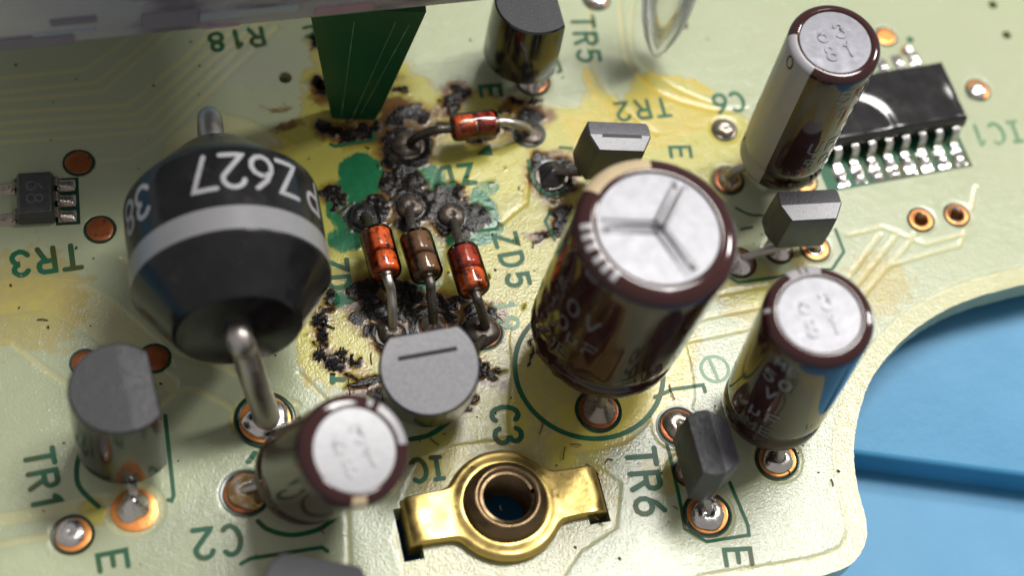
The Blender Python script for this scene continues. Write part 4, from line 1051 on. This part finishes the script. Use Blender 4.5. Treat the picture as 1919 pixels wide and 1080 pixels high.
# =============================================================== brass press-in nut
def brass_nut():
    root = thing('threaded_insert', 'brass threaded nut plate with two tabs clipped into board slots', 'nut', NUT)
    M = frame(NUT, (0, 0, 1), NUT_DIR)
    NA, NR = 240, 34; r0 = 1.95; Rd = 3.10; tabw = 1.36; tabl = 5.36; T = 0.62
    def rout(a):
        c, s = abs(math.cos(a)), abs(math.sin(a))
        disc = Rd
        tab = 0
        if s < 1e-6: tab = tabl
        else:
            tab = min(tabl/c if c > 1e-6 else 1e9, tabw/s)
        # smooth union
        k = 10.0
        v = (disc**k + min(tab, 8)**k)**(1/k) if tab > 0 else disc
        return min(v, tabl/c if c > 0.5 else v)
    mb = MB()
    for j in range(NR + 1):
        for i in range(NA):
            a = 2*math.pi*i/NA; ro = rout(a)
            t = j/NR
            r = r0 + (ro - r0)*min(1, t*1.06) if j < NR else ro
            edge = ro - r
            z = T
            e = 0.30
            if edge < e: z = T - e*(1 - math.sqrt(max(0, 1-((e-edge)/e)**2)))*1.0
            x, y = r*math.cos(a), r*math.sin(a)
            b = abs(x) - 4.55
            if b > 0: z -= 0.95*(1 - math.sqrt(max(0, 1 - min(1, b/1.07)**2))) + 0.0
            z += 0.10*math.exp(-((r - 2.3)/0.3)**2) - 0.02*math.sin(3*x + 1)*math.cos(2.3*y)
            mb.v.append((x, y, z))
    for j in range(NR):
        for i in range(NA):
            i2 = (i+1) % NA; mb.f.append((j*NA+i, (j+1)*NA+i, (j+1)*NA+i2, j*NA+i2))
    k = len(mb.v)
    for i in range(NA):
        x, y, z = mb.v[NR*NA+i]; mb.v.append((x, y, min(z - 0.05, -0.02) if abs(x) < 4.5 else z - 1.3))
    for i in range(NA):
        i2 = (i+1) % NA; mb.f.append((NR*NA+i, k+i, k+i2, NR*NA+i2))
    mb.build('tabbed_plate', 'brass', root, M, sharp=55)
    h = 1.6
    mb = MB(); mb.lathe([(2.34, T-0.10), (2.26, T+0.10), (2.16, T+0.35), (2.04, T+0.7), (1.92, h-0.22), (1.84, h-0.08), (1.73, h), (1.60, h+0.01), (1.50, h-0.06), (1.44, h-0.16)], 72, wob=wobble(3, 0.004))
    col_ = mb.build('collar', 'brass_dark', root, M, sharp=60)
    prof = []
    z = h - 0.16
    while z > -1.9:
        prof += [(1.44, z), (1.30, z-0.13), (1.30, z-0.17), (1.44, z-0.30)]; z -= 0.31
    mb = MB(); n = 72; kk = 0
    # helical thread: the profile sinks by one pitch over a full turn
    for (r, zz) in prof:
        for i in range(n + 1):
            a = 2*math.pi*i/n; mb.v.append((r*math.cos(a), r*math.sin(a), min(h-0.16, zz - 0.31*i/n + 0.31)))
    for j in range(len(prof)-1):
        for i in range(n): mb.f.append((j*(n+1)+i, (j+1)*(n+1)+i, (j+1)*(n+1)+i+1, j*(n+1)+i+1))
    mb.build('screw_thread', 'brass_dark', root, M, sharp=30)
brass_nut()

# =============================================================== surface-mount parts
def sot():
    root = thing('small_outline_chip', 'tiny black five-legged chip marked 68 above the TR3 lettering', 'chip', B(70, 378))
    c = B(69, 380); u = dirv(69, 380, 100, -6); M = frame(c, (0, 0, 1), u)
    mb = MB(); w, h = 1.95, 2.85
    mb.add([(-w/2,-h/2,0.12),(w/2,-h/2,0.12),(w/2,h/2,0.12),(-w/2,h/2,0.12),(-w/2*1.02,-h/2*1.02,0.6),(w/2*1.02,-h/2*1.02,0.6),(w/2*1.02,h/2*1.02,0.6),(-w/2*1.02,h/2*1.02,0.6),(-w/2*0.88,-h/2*0.90,1.15),(w/2*0.88,-h/2*0.90,1.15),(w/2*0.88,h/2*0.90,1.15),(-w/2*0.88,h/2*0.90,1.15)],
        [(3,2,1,0),(8,9,10,11)] + [(i,(i+1)%4,4+(i+1)%4,4+i) for i in range(4)] + [(4+i,4+(i+1)%4,8+(i+1)%4,8+i) for i in range(4)])
    o = bevel_obj(mb.build('moulded_body', 'epoxy', root, M), 0.05)
    mb = MB(); glyphs(mb, '68', 0.95, 0.10, lambda a, b, l=0.0: (b*0.9, -a, 1.158 + l), spacing=0.85); mb.build('laser_marking', 'sleeve_print_dim', o, M, smooth=False)
    for sx, ys in ((1, (1.0, 0.0, -1.0)), (-1, (0.98, -0.98))):
        for y in ys:
            mb = MB(); wd = 0.30
            P = [(0.86,0.62),(1.12,0.60),(1.24,0.45),(1.32,0.20),(1.45,0.10),(1.75,0.09)]
            for (x, z) in P:
                mb.v += [(sx*x, y-wd, z), (sx*x, y+wd, z), (sx*x, y+wd, z-0.12), (sx*x, y-wd, z-0.12)]
            for k in range(len(P)-1):
                for e in range(4):
                    mb.f.append((4*k+e, 4*k+(e+1)%4, 4*k+4+(e+1)%4, 4*k+4+e))
            k = len(mb.v)-4; mb.f.append((k, k+1, k+2, k+3))
            mb.build('lead', 'solder_dull', root, M)
            mb = MB(); pr = [(-0.45,0.0),(-0.40,0.03)]
            nx_, ny_ = 8, 6
            for i in range(nx_+1):
                for j in range(ny_+1):
                    uu, vv = i/nx_, j/ny_; zz = 0.02 + 0.30*math.sin(math.pi*min(1, max(0, vv)))**0.5*(1-0.75*uu)*(1 if 0 < vv < 1 else 0)
                    if i == nx_: zz = 0.0
                    mb.v.append((sx*(1.15 + 1.0*uu), y + 0.40*(2*vv-1)*(1-0.1*uu), zz))
            for i in range(nx_):
                for j in range(ny_):
                    q = i*(ny_+1)+j; mb.f.append((q, q+ny_+1, q+ny_+2, q+1) if sx > 0 else (q, q+1, q+ny_+2, q+ny_+1))
            mb.build('solder_fillet', 'solder_dull', root, M, sharp=80)
    # dark bare board round the joints
    mb = MB(); mb.add([(1.0,-1.55,0.008),(2.32,-1.55,0.008),(2.32,1.5,0.008),(1.0,1.5,0.008)], [(0,1,2,3)]); mb.build('bare_board_patch', 'mask_ring', BOARD, M, smooth=False)
sot()

def soic():
    # corners of the lid seen in the picture, at its height
    ZT = 2.0
    tr_ = B(1768, 113, ZT); br_ = B(1815, 218, ZT); bl_ = B(1562, 262, ZT)
    u = (br_ - bl_); u.z = 0; w = u.length; u.normalize(); v = Vector((-u.y, u.x, 0)); h = abs((tr_ - br_).dot(v))
    c = (bl_ + br_)*0.5 + v*(h/2); c.z = 0
    root = thing('glossy_chip', 'glossy black many-legged chip lettered IC1 behind the tall capacitor', 'chip', c)
    M = frame(c, (0, 0, 1), u)
    # lid as a relief: raised rim edges, round dish at the lower left, slumped corner at the right
    nx_, ny_ = 70, 44; mb = MB()
    for i in range(nx_+1):
        for j in range(ny_+1):
            x = -w/2 + w*i/nx_; y = -h/2 + h*j/ny_
            e = min(x + w/2, w/2 - x, y + h/2, h/2 - y)
            z = ZT - 0.14*max(0, 1 - e/0.22)**2
            d = math.hypot(x - (-w/2 + 1.9), (y - (-h/2 + 0.5))*1.0)
            z -= 0.13*(1 - 1/(1 + math.exp(-(d - 2.3)/0.13)))
            z -= 0.10*math.exp(-((x - (w/2 - 0.8))/0.6)**2 - ((y + h*0.1)/1.6)**2)
            z += 0.02*math.sin(x*1.7+y)*math.cos(y*1.3)
            mb.v.append((x, y, z))
    for i in range(nx_):
        for j in range(ny_):
            q = i*(ny_+1)+j; mb.f.append((q, q+ny_+1, q+ny_+2, q+1))
    k = len(mb.v); loop = [(i, 0) for i in range(nx_)] + [(nx_, j) for j in range(ny_)] + [(i, ny_) for i in range(nx_, 0, -1)] + [(0, j) for j in range(ny_, 0, -1)]
    for (i, j) in loop:
        x, y, z = mb.v[i*(ny_+1)+j]; mb.v.append((x*1.02, y*1.03, 1.1)); mb.v.append((x*0.97, y*0.95, 0.15))
    n = len(loop)
    for t in range(n):
        t2 = (t+1) % n; a = loop[t][0]*(ny_+1)+loop[t][1]; b = loop[t2][0]*(ny_+1)+loop[t2][1]
        mb.f.append((b, a, k+2*t, k+2*t2)); mb.f.append((k+2*t2, k+2*t, k+2*t+1, k+2*t2+1))
    mb.build('moulded_body', 'epoxy_gloss', root, M, sharp=50)
    for side in (-1, 1):
        n = 8 if side < 0 else 7; pit = 1.12
        for q in range(n):
            x = w/2 - 0.55 - q*pit; wd = 0.22
            if side > 0 and x < -w/2: continue
            mb = MB(); P = [(h/2-0.05,1.15),(h/2+0.28,1.13),(h/2+0.42,1.0),(h/2+0.55,0.45),(h/2+0.68,0.20),(h/2+1.25,0.14)]
            for (y, z) in P:
                y *= side; mb.v += [(x-wd, y, z), (x+wd, y, z), (x+wd, y, z-0.14), (x-wd, y, z-0.14)]
            for k in range(len(P)-1):
                for e in range(4): mb.f.append((4*k+e, 4*k+(e+1)%4, 4*k+4+(e+1)%4, 4*k+4+e))
            k = len(mb.v)-4; mb.f.append((k, k+1, k+2, k+3))
            mb.build('lead', 'solder', root, M)
            mb = MB(); a_, b_ = 10, 6
            for i in range(a_+1):
                for j in range(b_+1):
                    uu, vv = i/a_, j/b_; zz = 0.03 + (0.30*math.sin(math.pi*vv)**0.6*(0.55+0.45*math.cos(uu*9+q))*(1-0.5*uu) if 0 < vv < 1 and 0 < i < a_ else 0)
                    mb.v.append((x + 0.36*(2*vv-1), side*(h/2 + 0.72 + 1.45*uu), zz))
            for i in range(a_):
                for j in range(b_):
                    qq = i*(b_+1)+j; mb.f.append((qq, qq+1, qq+b_+2, qq+b_+1))
            mb.build('solder_fillet', 'solder', root, M, sharp=80)
    mb = MB(); mb.add([(-w/2-0.6,-h/2-2.35,0.006),(w/2+0.1,-h/2-2.35,0.006),(w/2+0.1,-h/2+0.3,0.006),(-w/2-0.6,-h/2+0.3,0.006)], [(0,1,2,3)]); mb.build('bare_board_patch', 'ink', BOARD, M, smooth=False)
    mb = MB(); mb.add([(-w/2+0.6,h/2-0.3,0.006),(w/2-1.9,h/2-0.3,0.006),(w/2-1.9,h/2+1.2,0.006),(-w/2+0.6,h/2+1.2,0.006)], [(0,1,2,3)]); mb.build('bare_board_patch', 'ink', BOARD, M, smooth=False)
    c_ = B(1706, 74); mb = MB(); mb.lathe([(0.001, 0.03), (0.22, 0.03), (0.24, 0.0)], 16); mb.build('test_dot', 'ink', BOARD, Matrix.Translation(c_))
soic()

# =============================================================== green upright strip and the metal shield it carries
def shield():
    root = thing('metal_shield', 'blurred grey metal housing hanging over the upper corner of the board', 'housing')
    ZS = 11.8
    a = B(-260, 122, ZS); b = B(930, 2, ZS)
    u = b - a; L = u.length; u.normalize(); v = Vector((-u.y, u.x, 0)); Hh = 12.0; Dp = 60.0
    root.location = a
    M = frame(a, (0, 0, 1), u)
    mb = MB(); mb.box((L/2, Dp/2, Hh/2), (L, Dp, Hh)); bevel_obj(mb.build('folded_case', 'shield_metal', root, M, smooth=False), 0.35, 3)
    def face(px0, py0, px1, py1, m, name):
        # a strip set into the front wall, given by its picture corners brought onto that wall
        def on_wall(px, py):
            d = RM @ np.array([(px-960)/FOC, (py-540)/FOC, 1.0]); nrm = np.array([v.x, v.y, 0.0]); t = ((np.array(a) - CAM) @ nrm) / (d @ nrm)
            p = CAM + d*t; q = Vector(p) - a; return q.dot(u), q.z
        x0, z0 = on_wall(px0, py1); x1, z1 = on_wall(px1, py0)
        mb = MB(); mb.box(((x0+x1)/2, -0.03, (z0+z1)/2), (abs(x1-x0), 0.12, abs(z1-z0))); mb.build(name, m, root, M, smooth=False)
    face(95, 28, 180, 47, 'shield_dark', 'slot'); face(268, 14, 372, 52, 'shield_dark', 'slot'); face(62, 52, 178, 68, 'shield_blue', 'reflection_strip')  # blue and pink strips are reflections on the metal, painted as flat blocks
    face(-200, 78, 140, 92, 'shield_dark', 'seam_strip'); face(375, 6, 560, 36, 'shield_blue', 'reflection_strip'); face(380, 42, 450, 52, 'shield_pink', 'reflection_strip'); face(590, 2, 700, 26, 'shield_pink', 'reflection_strip')
    # the strip
    leg = thing('green_board_strip', 'dark green upright board strip widening upwards from its charred foot', 'board strip', B(660, 232))
    zt = 13.5
    p0 = B(622, 222, 0.15); p1 = B(706, 222, 0.15)
    w0 = (p1 - p0).length; uu = (p1 - p0).normalized(); vv = Vector((-uu.y, uu.x, 0))
    tl = B(583, -40, zt); tr2 = B(822, -40, zt)
    # keep the strip upright: top corners stand on the vertical plane through the foot
    def plane_pt(px, py):
        d = RM @ np.array([(px-960)/FOC, (py-540)/FOC, 1.0]); nrm = np.array([vv.x, vv.y, 0.0]); t = ((np.array(p0) - CAM) @ nrm) / (d @ nrm)
        return Vector(CAM + d*t)
    q = [plane_pt(622, 222), plane_pt(700, 230), plane_pt(716, 205), plane_pt(800, 22), plane_pt(580, 18)]
    mb = MB(); th = vv*0.8
    mb.v = [tuple(p) for p in q] + [tuple(p + th) for p in q]; n = len(q)
    mb.f = [tuple(range(n)), tuple(reversed(range(n, 2*n)))] + [(i, n+i, n+(i+1)%n, (i+1)%n) for i in range(n)]
    bevel_obj(mb.build('strip', 'green_pcb', leg, smooth=False), 0.05)
    for (x0, y0, x1, y1) in ((662, 218, 742, 40), (676, 214, 768, 44), (640, 216, 664, 40)):
        mb = MB(); mb.tube([plane_pt(x0, y0) - vv*0.01, plane_pt(x1, y1) - vv*0.01], 0.035, 5); mb.build('scored_line', 'ink_worn', leg)
    mb = MB(); mb.tube([B(660, 226, 0.2), B(662, 232, 0.25), B(668, 236, 0.1)], [0.25, 0.42, 0.2], 12); mb.build('solder_fillet', 'solder_flux', leg)
shield()

# =============================================================== clear plastic tip
def clear_tip():
    tip = B(1229, 106, 0.9); end = B(1290, -170, 11.0); ax = end - tip; L = ax.length
    M = frame(tip, ax, dirv(1229, 60, 100, 0))
    root = thing('clear_plastic_tube', 'clear plastic pointed tube end reaching in over the top edge', 'tube', tip)
    outer = [(0.05, 0.0), (0.22, 0.10), (0.6, 0.7), (1.0, 1.6), (1.35, 2.8), (1.6, 4.4), (1.75, 6.5), (1.85, L)]
    inner = [(1.55, L), (1.5, 6.5), (1.36, 4.4), (1.1, 2.9), (0.75, 1.8), (0.38, 1.0), (0.05, 0.6)]
    mb = MB(); mb.lathe(outer + [(1.5, L), (1.42, 6.5), (1.25, 4.4), (0.98, 2.9), (0.62, 1.8), (0.30, 1.0), (0.05, 0.6)], 40, cap0=True, cap1=True); mb.build('tube_wall', 'clear_plastic', root, M)
clear_tip()

# =============================================================== the blue mat
def blue_mat():
    root = thing('silicone_mat', 'blue silicone work mat with a raised ledge under the board', 'mat', (20, -10, -5.4))
    ZM = -5.4
    mb = MB(); mb.box((20, 0, ZM - 1.5), (420, 420, 3.0)); mb.build('sheet', 'blue', root, smooth=False)
    a = B(1560, 846, ZM + 2.2); b = B(1960, 899, ZM + 2.2); u = (b - a); u.z = 0; u.normalize(); v = Vector((-u.y, u.x, 0))
    o = a - u*120; o.z = ZM
    M = frame(o, (0, 0, 1), u)
    mb = MB(); prof = [(0.0, 0.02), (0.05, 1.75), (0.10, 1.95), (0.22, 2.08), (0.40, 2.14), (170, 2.2), (170, 0.02)]
    for x in (0, 300):
        for (y, z) in prof: mb.v.append((x, y, z))
    n = len(prof)
    for k in range(n-1): mb.f.append((k, n+k, n+k+1, k+1))
    mb.f += [tuple(range(n)), tuple(reversed(range(n, 2*n)))]
    mb.build('raised_ledge', 'blue', root, M, sharp=50)
blue_mat()

# =============================================================== loose dirt: fibres, splinters and char rods
def debris():
    R_ = random.Random(5)
    mb = MB()
    spots = [(1015, 800, 30, -75), (1058, 850, 24, -80), (1110, 880, 30, 40), (1137, 865, 10, -60), (1145, 862, 8, 20), (1060, 905, 14, 60), (1260, 735, 30, 70), (815, 930, 20, 20), (1120, 910, 30, 70), (655, 720, 40, 85), (850, 740, 22, 75), (905, 905, 20, 20), (1478, 885, 12, 45), (1560, 905, 14, 70), (1545, 705, 10, 30), (460, 690, 30, 5), (80, 600, 20, 3)] + [(R_.uniform(570, 1290), R_.uniform(560, 1000), R_.uniform(6, 22), R_.choice([5, 20, 40, 70, 80, 85, -70])) for _ in range(34)]
    for (px, py, l, an) in spots:
        a = math.radians(an); p = B(px - l/2*math.cos(a), py - l/2*math.sin(a), 0.06); q = B(px + l/2*math.cos(a), py + l/2*math.sin(a), 0.06)
        m = (p + q)*0.5 + Vector((R_.uniform(-.06, .06), R_.uniform(-.06, .06), 0.03))
        mb.tube(bezier([p, m, q], 4), 0.035, 5)
    o = mb.build('loose_fibres', 'fibre', None, sharp=None); tag(o, 'fine brown fibres strewn over the board lacquer', 'fibres', kind='stuff')
    mb = MB()
    for k in range(130):
        px, py = R_.uniform(20, 1600), R_.uniform(60, 1070)
        p = B(px, py); 
        if not inside(OUT, np.array([p.x]), np.array([p.y]))[0]: continue
        r = R_.uniform(0.03, 0.09); a = R_.uniform(0, 3.1)
        d = Vector((math.cos(a), math.sin(a), 0))*r
        z = height_at(p.x, p.y)
        mb.tube([(p.x-d.x, p.y-d.y, z+r*0.4), (p.x+d.x*0.2, p.y+d.y*0.2, z+r*0.7), (p.x+d.x, p.y+d.y, z+r*0.3)], [r*0.5, r*0.8, r*0.4], 6)
    o = mb.build('dust_grit', 'grit', None, sharp=None); tag(o, 'tiny brown grit specks scattered over the board', 'grit', kind='stuff')
    mb = MB()
    for (cx, cy, n, sp) in [(602, 605, 14, 9), (605, 630, 14, 8), (600, 668, 10, 7), (622, 684, 13, 10), (640, 664, 8, 9), (668, 680, 6, 12)]:
        for k in range(n):
            px, py = R_.gauss(cx, sp*0.6), R_.gauss(cy, sp*0.7); a = R_.choice([0.4, 1.2, 1.5, -0.5, 0.0]) + R_.gauss(0, 0.3); l = R_.uniform(0.12, 0.34)
            p = B(px, py); z = height_at(p.x, p.y) + R_.uniform(0.03, 0.16); d = Vector((math.cos(a), math.sin(a), R_.uniform(-.2, .2)))*l
            mb.tube([p + Vector((0, 0, z)) - d, p + Vector((0, 0, z)) + d], 0.05, 4)
    o = mb.build('char_splinters', 'char', None, smooth=False); tag(o, 'black char splinters heaped between the barrel diode and the regulator', 'char', kind='stuff')
debris()
